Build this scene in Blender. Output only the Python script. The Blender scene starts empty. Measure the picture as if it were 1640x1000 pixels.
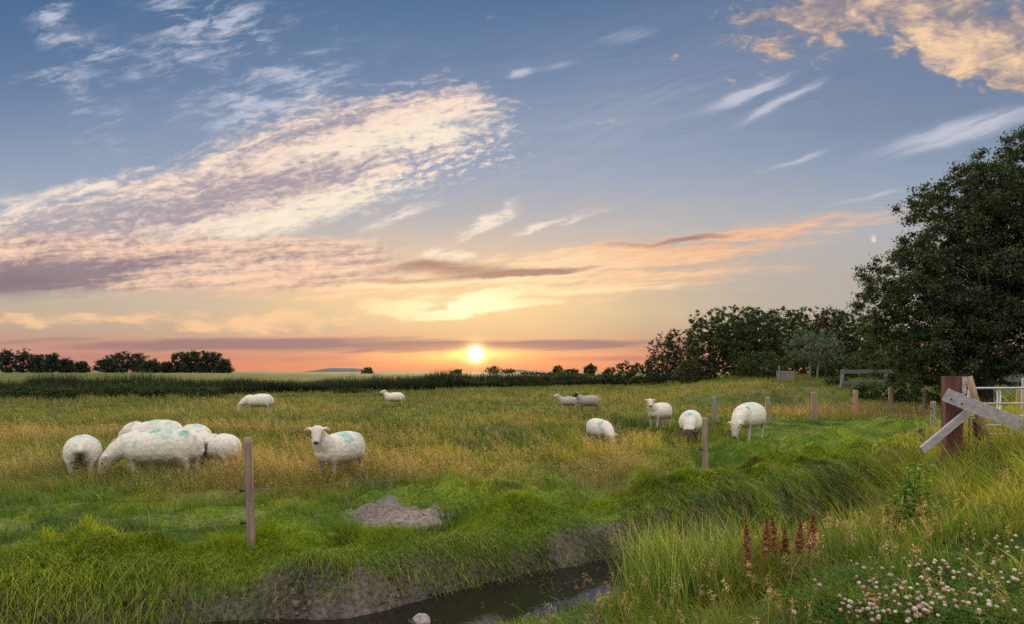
import bpy, bmesh, math, random
import numpy as np
from mathutils import Vector, Matrix, noise as mnoise

# ------------------------------------------------------------------ camera
scene = bpy.context.scene
C = scene.collection
F = 1093.0                      # focal length in photograph pixels
CAM_Z = 1.85
HOR = 596.0                     # horizon row in the photograph
cam_d = bpy.data.cameras.new("camera")
cam = bpy.data.objects.new("camera", cam_d)
C.objects.link(cam)
cam.location = (0, 0, CAM_Z)
cam.rotation_euler = (math.radians(90), 0, 0)
cam_d.sensor_fit = 'HORIZONTAL'
cam_d.sensor_width = 36
cam_d.lens = 36 * F / 1640
cam_d.shift_y = (HOR - 500) / 1640
cam_d.clip_start = 0.05
cam_d.clip_end = 20000
scene.camera = cam

# ------------------------------------------------------------------ exposure
scene.view_settings.view_transform = 'Standard'
scene.view_settings.look = 'None'
scene.view_settings.exposure = 0.0
scene.view_settings.gamma = 1.0
scene.cycles.max_bounces = 6
scene.cycles.diffuse_bounces = 2
scene.cycles.glossy_bounces = 2
scene.cycles.transmission_bounces = 2
scene.cycles.transparent_max_bounces = 6
scene.cycles.use_denoising = False

def lin(c):
    """sRGB 0-255 triple to linear"""
    r = []
    for v in c:
        v = v / 255.0
        r.append(v / 12.92 if v <= 0.04045 else ((v + 0.055) / 1.055) ** 2.4)
    return tuple(r)

# ------------------------------------------------------------------ sun
SUN_AZ = math.atan2(762 - 820, F)          # slightly left of the view axis
SUN_EL = math.radians(2.6)
sun_d = bpy.data.lights.new("sun", 'SUN')
sun_d.energy = SUN_E = 5.0
sun_d.angle = math.radians(0.5)
sun_d.color = (1.0, 0.66, 0.36)
sun = bpy.data.objects.new("sun", sun_d)
C.objects.link(sun)
sdir = Vector((math.sin(SUN_AZ) * math.cos(SUN_EL), math.cos(SUN_AZ) * math.cos(SUN_EL), math.sin(SUN_EL)))
sun.rotation_euler = sdir.to_track_quat('Z', 'Y').to_euler()
# ------------------------------------------------------------------ sky: evening gradient and clouds by direction
world = bpy.data.worlds.new("World")
scene.world = world
world.use_nodes = True
wt = world.node_tree
wt.nodes.clear()

class S:
    """a float socket that writes Math nodes when used in arithmetic"""
    def __init__(self, sock): self.s = sock
    def _op(self, op, o=None, rev=False, clamp=False):
        n = wt.nodes.new('ShaderNodeMath'); n.operation = op; n.use_clamp = clamp
        a, b = (o, self) if rev else (self, o)
        for i, v in ((0, a), (1, b)):
            if v is None: continue
            if isinstance(v, S): wt.links.new(v.s, n.inputs[i])
            else: n.inputs[i].default_value = float(v)
        return S(n.outputs[0])
    def __add__(self, o): return self._op('ADD', o)
    __radd__ = __add__
    def __sub__(self, o): return self._op('SUBTRACT', o)
    def __rsub__(self, o): return self._op('SUBTRACT', o, True)
    def __mul__(self, o): return self._op('MULTIPLY', o)
    __rmul__ = __mul__
    def __truediv__(self, o): return self._op('DIVIDE', o)
    def max(self, o): return self._op('MAXIMUM', o)
    def min(self, o): return self._op('MINIMUM', o)
    def clamp(self): return self._op('ADD', 0.0, clamp=True)
    def exp(self): return self._op('POWER', math.e, True)
    def pow(self, o): return self._op('POWER', o)
    def sqrt(self): return self._op('SQRT')
    def sstep(self, a, b):
        n = wt.nodes.new('ShaderNodeMapRange'); n.interpolation_type = 'SMOOTHSTEP'
        wt.links.new(self.s, n.inputs['Value'])
        n.inputs['From Min'].default_value = a; n.inputs['From Max'].default_value = b
        return S(n.outputs[0])
    def curve(self, pts, lo=0.0, hi=1.7):
        """piecewise curve of the value: pts are (value, result), result kept within 0..1"""
        n = wt.nodes.new('ShaderNodeFloatCurve')
        c = n.mapping.curves[0]
        q = [((x - lo) / (hi - lo), y) for x, y in pts]
        c.points[0].location = q[0]; c.points[1].location = q[-1]
        for p in q[1:-1]: c.points.new(*p)
        n.mapping.update()
        m = (self - lo) * (1.0 / (hi - lo))
        wt.links.new(m.s, n.inputs['Value'])
        return S(n.outputs[0])

def vec(x, y):
    n = wt.nodes.new('ShaderNodeCombineXYZ')
    for i, v in enumerate((x, y)):
        if isinstance(v, S): wt.links.new(v.s, n.inputs[i])
        else: n.inputs[i].default_value = v
    return n.outputs[0]
def noise(x, y, detail=4.0, rough=0.55, dist=0.0, scale=1.0):
    n = wt.nodes.new('ShaderNodeTexNoise'); n.noise_dimensions = '2D'
    wt.links.new(vec(x, y), n.inputs['Vector'])
    n.inputs['Scale'].default_value = scale; n.inputs['Detail'].default_value = detail
    n.inputs['Roughness'].default_value = rough; n.inputs['Distortion'].default_value = dist
    return S(n.outputs[0])
def mix(a, b, f):
    n = wt.nodes.new('ShaderNodeMix'); n.data_type = 'RGBA'
    wt.links.new(f.s, n.inputs[0])
    for i, v in ((6, a), (7, b)):
        if hasattr(v, 'is_linked'): wt.links.new(v, n.inputs[i])
        else: n.inputs[i].default_value = (*v, 1)
    return n.outputs[2]
def addc(a, b, f):
    n = wt.nodes.new('ShaderNodeMix'); n.data_type = 'RGBA'; n.blend_type = 'ADD'
    wt.links.new(f.s, n.inputs[0]); wt.links.new(a, n.inputs[6]); n.inputs[7].default_value = (*b, 1)
    return n.outputs[2]
def ramp(f, stops):
    n = wt.nodes.new('ShaderNodeValToRGB')
    wt.links.new(f.s, n.inputs[0])
    e = n.color_ramp.elements
    e[0].position, e[0].color = stops[0][0], (*lin(stops[0][1]), 1)
    e[1].position, e[1].color = stops[-1][0], (*lin(stops[-1][1]), 1)
    for p, c in stops[1:-1]:
        k = e.new(p); k.color = (*lin(c), 1)
    return n.outputs[0]

tc = wt.nodes.new('ShaderNodeTexCoord')
sx = wt.nodes.new('ShaderNodeSeparateXYZ')
wt.links.new(tc.outputs['Generated'], sx.inputs[0])
dx, dy, dz = (S(sx.outputs[i]) for i in range(3))
iy = 1.0 / 1.0
yy = dy.max(0.12)
X = dx / yy * 1.093 + 0.82            # thousandths of the photograph on a plane of the sky to the north-west
Y = 0.596 - dz / yy * 1.093

wA = noise(X, Y * 1.8, 5, 0.6, 0, 9.0) - 0.5
wB = noise(X + 5.3, Y * 1.8 + 2.1, 5, 0.6, 0, 9.0) - 0.5
lev = ((0.60 - Y) * 3.2).min(1.0).max(0.08)             # the air grows level towards the horizon
Xe = X + wA * 0.11
Ye = Y + wB * 0.034 * lev
Xl = X + wA * 0.05
Yl = Y + wB * 0.012 * lev
def ell(cx, cy, a, b, deg=0.0, Xe=Xe, Ye=Ye):
    c, s = math.cos(math.radians(deg)), math.sin(math.radians(deg))
    # axis along (c,-s): positive angle rises to the right
    p = Xe * (c / a) + Ye * (-s / a) - (cx * c - cy * s) / a
    q = Xe * (s / b) + Ye * (c / b) - (cx * s + cy * c) / b
    r2 = p * p + q * q
    return (r2 * -1.0).exp()

def disc(rad):
    p = (X - 0.762) * (1 / rad); q = (Y - 0.567) * (1 / rad)
    return ((p * p + q * q) * -1.0).exp()

# warps and noises shared by all clouds
Xw = X + wA * 0.05
Yw = Y + wB * 0.022 * lev
def n1(*a): return (noise(*a) - 0.5) * 2.6              # about -1..1
mott = n1(Xw * 62 + Yw * 30, Yw * 120, 2.5, 0.6, 0.0)                # small altocumulus cells
puff = n1(Xw * 13 + Yw * 6, Yw * 26, 7, 0.62, 0.2)                  # larger puffs
strat = n1(Xw * 2.4, Yw * 48 + Xw * 3, 7, 0.64)                     # level streaks
ripp = n1(Xw * 22 + Yw * 22, Yw * 86 + Xw * 8, 4, 0.64, 0.1)               # ripples
cirr = n1(Xw * 4 + Yw * 13 + 3, Yw * 30 + Xw * 11, 7, 0.68, 0.4)    # slanting wisps

# clear sky
base = ramp(Y.clamp(), [(0.0, (86, 115, 152)), (0.13, (114, 136, 168)), (0.27, (150, 164, 186)), (0.37, (170, 176, 184)),
                    (0.44, (180, 173, 168)), (0.50, (190, 174, 152)), (0.535, (192, 160, 138)), (0.562, (206, 146, 120)),
                    (0.585, (222, 140, 108)), (0.60, (226, 138, 104))])
base = mix(base, lin((116, 132, 158)), (X.sstep(0.85, 1.5) * Y.sstep(0.36, 0.10)) * 0.65)
base = mix(base, lin((72, 104, 146)), (X.sstep(0.45, 0.0) * Y.sstep(0.32, 0.0)) * 0.45)
base = mix(base, lin((178, 174, 168)), X.sstep(0.95, 1.4) * Y.sstep(0.36, 0.46) * Y.sstep(0.56, 0.5) * 0.6)
# broad warm veil over the sun's side
base = mix(base, lin((240, 206, 168)), ell(0.66, 0.43, 0.50, 0.085, 4) * 0.6)
base = mix(base, lin((252, 214, 150)), ell(0.75, 0.49, 0.30, 0.06) * 0.6)
veil = (cirr * 0.35 + strat * 0.3 + 0.35).clamp()
base = mix(base, lin((206, 200, 206)), ell(0.86, 0.25, 0.5, 0.16, 18) * veil * 0.32)

col = base
# --- upper-left faint wisps
m = ell(0.33, 0.03, 0.10, 0.06, -20) * 1.2 + ell(0.085, 0.02, 0.03, 0.035) + ell(0.17, 0.085, 0.11, 0.026, -14) * 0.85 \
    + ell(0.38, 0.18, 0.08, 0.06, -25) * 0.85 + ell(0.48, 0.13, 0.08, 0.06, 0) * 0.7 + ell(0.15, 0.20, 0.07, 0.05, -25) * 0.6 + ell(0.06, 0.12, 0.07, 0.02) * 0.6 + ell(.45, .06, .2, .05, 10) * .3 + ell(.22, .14, .2, .05, -10) * .3 + ell(.62, .11, .16, .03, 15) * .28
a = (m * (cirr * 0.9 + puff * 0.8 + ripp * .55 + 0.35) - 0.03).sstep(0.0, 0.95)
col = mix(col, lin((196, 200, 216)), a * 0.85)

# --- right-hand cirrus plumes
el2 = lambda *q: ell(*q, Xe=Xl, Ye=Yl)
m = el2(1.195, 0.150, 0.07, 0.009, 24) * 1.1 + el2(1.245, 0.165, 0.08, 0.009, 28) + el2(1.545, 0.207, 0.14, 0.018, 16) * 1.1 + el2(1.28, 0.256, 0.05, 0.005, 19) * .8 \
    + el2(1.40, 0.315, 0.07, 0.004, 10) * 0.8 + el2(0.835, 0.118, 0.022, 0.007, 12) + el2(.90, .105, .04, .006, 12) * .5 + el2(1.12, 0.13, 0.24, 0.04, 24) * 0.16 + el2(.98, 0.20, 0.16, 0.05, 22) * 0.22 + el2(1.0, .06, .05, .012, 15) * .5
cst = n1(Xl * 3.4 + Yl * -1.5 + 7, Yl * 70 + Xl * 28, 6, 0.64, 0.1)
a = (m * (cst * 0.75 + cirr * 0.3 + 0.85) - 0.06).sstep(0.0, 1.0)
col = mix(col, lin((206, 206, 218)), a * 0.75)

# --- upper-right bank of lit puffs
m = ell(1.55, 0.025, 0.19, 0.08, -20) * 1.2 + ell(1.63, 0.09, 0.12, 0.05, -10) + ell(1.36, 0.0, 0.17, 0.045, 10) * 0.85 + ell(1.29, 0.05, 0.15, 0.07, 15) * 0.68 + ell(1.56, 0.10, .12, .035, -16) * .7
pf3 = n1(Xw * 19 + Yw * 4, Yw * 34 - Xw * 6, 6, 0.6, 0.3)
a = (puff * 0.6 + pf3 * 0.6 + mott * 0.15 - 0.50 + m * 1.05).sstep(0.0, 0.75)
sh = (pf3 * 0.5 + puff * 0.38 + mott * .12 + ripp * .2 + cirr * 0.12 + ell(1.53, 0.075, 0.11, 0.04, -22) * 0.5 + 0.22).sstep(0.0, 1.0)
cc = mix(lin((142, 136, 148)), lin((252, 212, 170)), sh)
col = mix(col, cc, a * 0.95)

# --- the main altocumulus bank
top = X.curve([(0, .345), (.15, .31), (.28, .275), (.45, .205), (.64, .158), (.8, .15), (.92, .20), (1.7, .24)])
bot = X.curve([(0, .46), (.2, .44), (.35, .40), (.46, .375), (.64, .32), (.75, .29), (.88, .268), (.95, .22), (1.7, .24)])
t = (Yw - top) / (bot - top).max(0.012)
flow = n1(Xw * 2.6, t * 5.0 + Xw * 1.4, 7, 0.66, 0.1)               # streaks that follow the bank
body = t.sstep(-0.45, 0.3) * t.sstep(1.3, 0.7) * Xw.sstep(0.98, 0.66)
gap = ell(0.72, 0.255, 0.16, 0.035, 10)
a = (body * 1.5 + flow * 0.62 + mott * (0.22 + gap * 0.85) + ripp * 0.34 + puff * 0.25 - 0.46 - gap * 0.55 - ell(.9, .2, .1, .1) * .2 - X.sstep(.3, 0) * .2).sstep(-0.1, 1.0)
dark = ell(0.34, 0.325, 0.17, 0.034, 18) + ell(0.08, 0.37, 0.14, 0.03, 8) * 0.7 + ell(0.50, 0.215, 0.13, 0.012, 19) * 0.9 + ell(.52, .275, .10, .02, 15) * .8
lite = ell(0.52, 0.342, 0.15, 0.03, 17) + ell(0.66, 0.215, 0.16, 0.022, 10) * 0.9 + ell(.3, .385, .15, .02, 8) * .5
sh = (flow * 0.42 + mott * 0.34 + ripp * 0.42 + puff * 0.2 + lite * 0.55 - dark * 0.40 + 0.62).sstep(-0.05, 1.0)
cc = mix(lin((170, 155, 163)), lin((255, 228, 208)), sh)
cc = mix(cc, lin((255, 238, 212)), (lite * sh * 1.3).clamp())
col = mix(col, cc, a * 0.96)

# --- level strata on the left
m = Xe.sstep(0.80, 0.5) * Ye.sstep(0.345, 0.405) * Ye.sstep(0.488, 0.445)
a = (m * 1.25 + strat * 0.4 - 0.35).sstep(0.0, 0.8)
sh = (strat * 0.75 + mott * 0.30 + ripp * 0.3 + puff * 0.1 + flow * 0.1 - ell(0.02, 0.452, 0.18, 0.028, 0) * 0.7 - ell(.16, .425, .22, .012, 2) * .25 + X.sstep(0.0, 0.55) * 0.14 + 0.46).sstep(-0.1, 0.95)
cc = mix(lin((150, 130, 136)), lin((254, 214, 186)), sh)
col = mix(col, cc, a * 0.94)
a = (ell(0.02, 0.455, 0.16, 0.030, 0) * 1.5 + strat * 0.5 - 0.55).sstep(0.0, 0.9)
col = mix(col, lin((134, 116, 126)), a * 0.72)

# --- warm band with dark streaks above the sun
m = ell(0.72, 0.446, 0.42, 0.036, 3) + ell(1.12, 0.392, 0.30, 0.022, 9) * 1.0 + ell(0.98, 0.44, 0.24, 0.035, 5) * 0.75
a = (m * (strat * 1.5 + cst * 0.7 + ripp * .3 + 0.75) - 0.10).sstep(0.0, 1.0)
cc = mix(lin((247, 186, 142)), lin((255, 228, 184)), (ell(0.78, 0.45, 0.28, 0.05) + strat * 0.8 + ripp * .3).clamp())
col = mix(col, cc, a * 0.9)
m = ell(0.70, 0.428, 0.15, 0.013, 1) + ell(0.85, 0.437, 0.14, 0.008, 3) * .9 + ell(1.09, 0.385, 0.14, 0.008, 6) * 0.9 + ell(.6, .45, .12, .007, 0) * .6
a = (m * 1.35 + strat * 0.55 + puff * .1 - 0.52).sstep(0.0, 0.9)
col = mix(col, lin((150, 112, 112)), a * 0.85)

# --- small bright plumes
m = ell(0.775, 0.355, 0.06, 0.014, 28) * 1.1 + ell(0.885, 0.358, 0.08, 0.009, 14) * 0.85 + ell(0.64, 0.345, 0.07, 0.014, 25) * 0.8 + ell(0.735, 0.408, 0.06, 0.008, 2) * 1.1 \
    + ell(0.155, 0.293, 0.026, 0.012, 5) * 0.9 + ell(1.404, 0.38, 0.012, 0.006) * 0.9 + ell(.105, .306, .05, .011, 8) * .9 + ell(.02, .33, .05, .02) * .7
a = (m * (cst * 0.9 + puff * 0.8 + ripp * .5 + 1.0) - 0.16).sstep(0.0, 0.95)
col = mix(col, lin((253, 232, 213)), a * 0.9)

# --- low row of peach puffs
m = ell(0.40, 0.518, 0.2, 0.022, 1) + ell(0.03, 0.512, 0.07, 0.012, -6) + ell(.15, .508, .08, .010) * .9 + ell(0.5, 0.487, 0.1, 0.014, 15) * 0.7
puf2 = n1(Xw * 15 - Yw * 10, Yw * 42, 6, 0.6, 0.2)
a = (m * 1.0 + puf2 * 0.8 + strat * .25 - 0.40).sstep(0.0, 0.8)
col = mix(col, lin((252, 204, 156)), a * 0.85)
a = (ell(0.75, 0.47, 0.6, 0.016, 1) * 0.9 + strat * 0.6 - 0.55).sstep(0.0, 0.9)
col = mix(col, lin((254, 224, 172)), a * 0.6)

# --- the dazzling clouds over the sun
m = ell(0.63, 0.492, 0.06, 0.014, 0) * .95 + ell(0.755, 0.485, 0.075, 0.012, 16) * 1.2 + ell(0.83, 0.488, 0.07, 0.007, 6) + ell(0.72, 0.505, 0.05, 0.007, 3) + ell(.82, .464, .14, .006, 4) * .9
a = (m * (puf2 * 1.1 + ripp * .6 + strat * 0.5 + 1.35) - 0.28).sstep(0.0, 0.7)
col = mix(col, mix((1.0, 0.72, 0.40), (1.25, 1.0, 0.66), ell(0.74, 0.49, 0.09, 0.03)), a * 0.92)

# --- glow and disc
col = addc(col, (0.20, 0.10, 0.012), ell(0.762, 0.50, 0.26, 0.08))
col = mix(col, lin((196, 148, 138)), Y.sstep(0.52, 0.58) * (X.sstep(0.35, 0.0) * 0.7 + X.sstep(1.0, 1.2) * .4))
col = addc(col, (0.20, 0.075, 0.005), ell(0.762, 0.575, 0.30, 0.03))
# --- violet band low over the horizon
a = (ell(0.55, 0.552, 0.62, 0.0125, 0) * 1.25 + strat * 0.75 + ell(.98, .555, .14, .010) * .4 - 0.35).sstep(0.0, 0.7)
col = mix(col, lin((158, 122, 124)), a * 0.8)
a = (ell(0.32, 0.573, 0.42, 0.012, 0) * 0.9 + ell(1.0, .574, .12, .006) * .9 + strat * 0.9 - 0.45).sstep(0.0, 0.9)
col = mix(col, lin((184, 128, 122)), a * 0.65)
a = (ell(0.6, 0.538, 0.5, 0.006, 0) * 0.9 + strat * 0.8 - 0.45).sstep(0.0, 0.9)
col = mix(col, lin((250, 190, 140)), a * 0.5)
col = addc(col, (0.55, 0.26, 0.03), ell(0.762, 0.570, 0.13, 0.016))
col = addc(col, (0.9, 0.50, 0.08), ell(0.762, 0.568, 0.045, 0.008))
col = addc(col, (1.2, 0.75, 0.2), disc(0.017))
col = addc(col, (6.0, 5.0, 3.0), disc(0.0082))

# the rest of the dome: fill light added above and behind the viewer
SKY_FILL_UP = (1.62, 1.54, 1.42); SKY_FILL_BACK = (0.52, 0.49, 0.47)
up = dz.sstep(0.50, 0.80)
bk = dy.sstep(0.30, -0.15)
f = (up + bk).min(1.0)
col = mix(col, mix(SKY_FILL_BACK, SKY_FILL_UP, dz.sstep(0.15, 0.75)), f)
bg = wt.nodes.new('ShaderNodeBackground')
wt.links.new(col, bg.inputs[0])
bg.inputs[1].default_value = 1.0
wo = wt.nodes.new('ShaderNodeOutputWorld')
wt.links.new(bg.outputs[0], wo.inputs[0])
world.cycles.sampling_method = 'MANUAL'
world.cycles.sample_map_resolution = 512
# ------------------------------------------------------------------ helpers
rng = np.random.default_rng(7)
random.seed(7)

def vnoise(x, y, seed=0):
    """smooth value noise, about -1..1"""
    x = np.asarray(x, float); y = np.asarray(y, float)
    xi = np.floor(x).astype(np.int64); yi = np.floor(y).astype(np.int64)
    fx = x - xi; fy = y - yi
    fx = fx * fx * (3 - 2 * fx); fy = fy * fy * (3 - 2 * fy)
    def h(i, j):
        n = (i * 374761393 + j * 668265263 + seed * 974711) & 0xffffffff
        n = ((n ^ (n >> 13)) * 1274126177) & 0xffffffff
        n = n ^ (n >> 16)
        return (n & 0xffff) / 32767.5 - 1
    return (h(xi, yi) * (1 - fx) + h(xi + 1, yi) * fx) * (1 - fy) + (h(xi, yi + 1) * (1 - fx) + h(xi + 1, yi + 1) * fx) * fy
def fbm(x, y, o=4, seed=0, g=0.5):
    a, r, n = 1.0, 0.0, 0.0
    for k in range(o):
        r = r + a * vnoise(x * 2 ** k, y * 2 ** k, seed + k * 17); n += a; a *= g
    return r / n * 1.4
def ss(v, a, b):
    t = np.clip((np.asarray(v, float) - a) / (b - a), 0, 1)
    return t * t * (3 - 2 * t)
def lerp(a, b, f): return a + (b - a) * f

LIP = np.array([(-30, -3), (-14, 1.6), (-8, 4.4), (-4.6, 6.1), (-2.7, 6.72), (-1.6, 6.95), (1.1, 8.9), (2.1, 9.7), (3.5, 10.7), (7, 13.8), (10, 17),
                (14, 21), (22, 32), (40, 56), (90, 130)], float)
def lip_dist(x, y):
    """signed distance from the ditch's far lip (positive on the pasture) and length along it"""
    x = np.asarray(x, float); y = np.asarray(y, float)
    best = np.full(x.shape, 1e9); sg = np.ones(x.shape); al = np.zeros(x.shape); acc = 0.0
    for (ax, ay), (bx, by) in zip(LIP[:-1], LIP[1:]):
        ux, uy = bx - ax, by - ay; L = math.hypot(ux, uy); ux /= L; uy /= L
        t = np.clip((x - ax) * ux + (y - ay) * uy, 0, L)
        d = np.hypot(x - ax - ux * t, y - ay - uy * t)
        cr = ux * (y - ay) - uy * (x - ax)
        m = d < best
        best = np.where(m, d, best); sg = np.where(m, np.sign(cr), sg); al = np.where(m, acc + t, al)
        acc += L
    return best * sg, al
WATER = -0.50
def ground(x, y):
    x = np.asarray(x, float); y = np.asarray(y, float)
    s, al = lip_dist(x, y)
    s = s + 0.16 * vnoise(al * 0.9, al * 0 + 3.3, 5) * ss(18 - y, 0, 4)
    near = y < 60
    tus = fbm(x * 1.5, y * 1.5, 3, 11) * (1 - .97 * np.exp(-(((x + 1.42) / 1.0) ** 2 + ((y - 8.85) / .7) ** 2)))
    wide = fbm(x * 0.22, y * 0.22, 3, 23)
    field = 0.07 * wide + 0.09 * tus * ss(30 - y, 0, 20) + (0.26 * np.clip(tus + .1, 0, 1) + .10 * vnoise(x * 2.3, y * 2.3, 29)) * ss(s, -0.1, 0.5) * ss(4.5 - s, 0, 2.5)
    hump = np.exp(-(((x + 2.75) / .5) ** 2 + ((y - 8.55) / .42) ** 2)) * .20 + np.exp(-(((x + 5.2) / .9) ** 2 + ((y - 7.3) / .35) ** 2)) * .12
    field = field + hump + 0.016 * vnoise(x * 9, y * 9, 37) * np.exp(-(((x + 1.42) / .6) ** 2 + ((y - 8.85) / .6) ** 2))
    # the rising ground on the right and the far dike
    q = x / np.maximum(y, 1.0)
    field = field + ss(y, 33, 41) * ss(q, 0.18, 0.36) * 1.0 + ss(y, 41, 60) * ss(q, 0.15, 0.3) * 0.4 * (1 - ss(y, 110, 170))
    field = field + lerp(1.05, 1.5, ss(-x / np.maximum(y, 1), .25, .5)) * ss(y, 110, 175) * (1 - ss(y, 33, 41) * ss(q, 0.18, 0.36) * 0.6)
    bankN = -0.06 + 0.12 * ss(x, 0.5, 3) + 0.48 * ss(x, 3.5, 8.5) + 0.55 * ss(y, 16, 32) + 0.06 * tus + 0.05 * wide
    # ditch
    dep = ss(9.5 - x, 0, 3.0)
    edge = -0.03 - 0.10 * ss(-s, 0.0, 0.25)
    wall = lerp(0.0, -0.80, ss(-s, 0.02, 0.62)) + (0.07 * vnoise(x * 4, y * 4, 31) + 0.05 * vnoise(x * 9, y * 9, 33)) * ss(-s, 0.05, 0.3)
    nb = lerp(-0.80, -0.34, ss(-s, 1.25, 2.0)) + 0.04 * tus
    nb = lerp(nb, bankN, ss(-s, 1.9, 4.0))
    dit = np.where(s > -1.0, wall, nb)
    alt = lerp(0.0, bankN, ss(-s, 0.2, 2.0))
    dit = lerp(alt, dit, dep)
    return np.where(s > 0, field, dit + field * ss(s, -0.6, 0.0) * (s > -0.6))
def gz(x, y): return float(ground(np.array([x]), np.array([y]))[0])
def pix(px, py, d):
    """the world point seen at a photograph pixel at distance d along the view axis"""
    return Vector(((px - 820) / F * d, d, CAM_Z - (py - HOR) / F * d))
def pix_ground(px, py):
    u, v = (px - 820) / F, (py - HOR) / F
    d = np.linspace(3.0, 200, 8000)
    g = ground(u * d, d); z = CAM_Z - v * d
    k = int(np.argmax(z <= g))
    return float(u * d[k]), float(d[k])

# ------------------------------------------------------------------ object helpers
def link(o, parent=None):
    C.objects.link(o)
    if parent is not None: o.parent = parent
    return o
def tag(o, label=None, cat=None, group=None, kind=None):
    if label: o['label'] = label
    if cat: o['category'] = cat
    if group: o['group'] = group
    if kind: o['kind'] = kind
    return o
def empty(name, loc, rz=0.0):
    o = bpy.data.objects.new(name, None); o.empty_display_size = 0.2
    o.location = loc; o.rotation_euler = (0, 0, rz)
    return link(o)
def mesh_np(name, verts, quads=None, tris=None, cols=None, mat=None, smooth=False):
    """mesh from arrays; cols is one colour per vertex"""
    me = bpy.data.meshes.new(name)
    verts = np.asarray(verts, np.float32)
    nq = 0 if quads is None else len(quads); nt = 0 if tris is None else len(tris)
    loops = []
    if nq: loops.append(np.asarray(quads, np.int32).ravel())
    if nt: loops.append(np.asarray(tris, np.int32).ravel())
    loops = np.concatenate(loops)
    me.vertices.add(len(verts)); me.vertices.foreach_set('co', verts.ravel())
    me.loops.add(len(loops)); me.loops.foreach_set('vertex_index', loops)
    me.polygons.add(nq + nt)
    st = np.concatenate([np.arange(nq) * 4, nq * 4 + np.arange(nt) * 3]).astype(np.int32)
    me.polygons.foreach_set('loop_start', st)
    if smooth: me.polygons.foreach_set('use_smooth', np.ones(nq + nt, bool))
    if cols is not None:
        a = me.color_attributes.new('col', 'FLOAT_COLOR', 'POINT')
        c = np.ones((len(verts), 4), np.float32); c[:, :3] = cols
        a.data.foreach_set('color', c.ravel())
    me.update(calc_edges=True)
    if mat is not None: me.materials.append(mat)
    return me
def obj(name, me, parent=None): return link(bpy.data.objects.new(name, me), parent)

class MB:
    """collects boxes, tubes and lofts into one mesh"""
    def __init__(self): self.v = []; self.f = []
    def add(self, vs, fs):
        b = len(self.v); self.v += [tuple(v) for v in vs]; self.f += [tuple(i + b for i in f) for f in fs]
    def loft(self, rings, cap=True):
        n = len(rings[0]); vs = [p for r in rings for p in r]; fs = []
        for k in range(len(rings) - 1):
            for i in range(n):
                j = (i + 1) % n
                fs.append((k * n + i, k * n + j, (k + 1) * n + j, (k + 1) * n + i))
        if cap:
            fs.append(tuple(range(n - 1, -1, -1))); fs.append(tuple((len(rings) - 1) * n + i for i in range(n)))
        self.add(vs, fs)
    def tube(self, pts, radii, n=8, side=None, cap=True, wob=0.0):
        pts = [Vector(p) for p in pts]; rings = []
        for k, p in enumerate(pts):
            t = (pts[min(k + 1, len(pts) - 1)] - pts[max(k - 1, 0)]).normalized()
            sd = Vector(side) if side is not None else (Vector((0, 1, 0)) if abs(t.y) < 0.9 else Vector((1, 0, 0)))
            sd = (sd - t * sd.dot(t)).normalized(); up = t.cross(sd)
            r = radii[k]; ra, rb = (r if isinstance(r, tuple) else (r, r))
            rings.append([p + sd * (math.cos(a) * ra * (1 + random.uniform(-wob, wob))) + up * (math.sin(a) * rb * (1 + random.uniform(-wob, wob))) for a in [2 * math.pi * i / n for i in range(n)]])
        self.loft(rings, cap)
    def board(self, a, b, w, t, up=(0, 0, 1), bev=0.004):
        """a plank from a to b, w wide along up, t thick, with worn edges"""
        a, b = Vector(a), Vector(b); d = (b - a).normalized()
        up = Vector(up); up = (up - d * up.dot(d)).normalized(); s = d.cross(up)
        rings = []
        N = 7
        for k in range(N):
            p = a.lerp(b, k / (N - 1)); e = random.uniform(-1, 1) * w * 0.02
            hw, ht = w / 2, t / 2
            pr = [(-hw + bev, -ht), (hw - bev + e, -ht), (hw + e, -ht + bev), (hw + e, ht - bev), (hw - bev + e, ht), (-hw + bev, ht), (-hw, ht - bev), (-hw, -ht + bev)]
            rings.append([p + up * x + s * y for x, y in pr])
        self.loft(rings)
    def build(self, name, mat, parent=None, smooth=False):
        me = bpy.data.meshes.new(name); me.from_pydata(self.v, [], self.f)
        me.materials.append(mat)
        if smooth: me.polygons.foreach_set('use_smooth', [True] * len(me.polygons))
        bm = bmesh.new(); bm.from_mesh(me); bmesh.ops.recalc_face_normals(bm, faces=bm.faces); bm.to_mesh(me); bm.free()
        return obj(name, me, parent)

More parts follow.
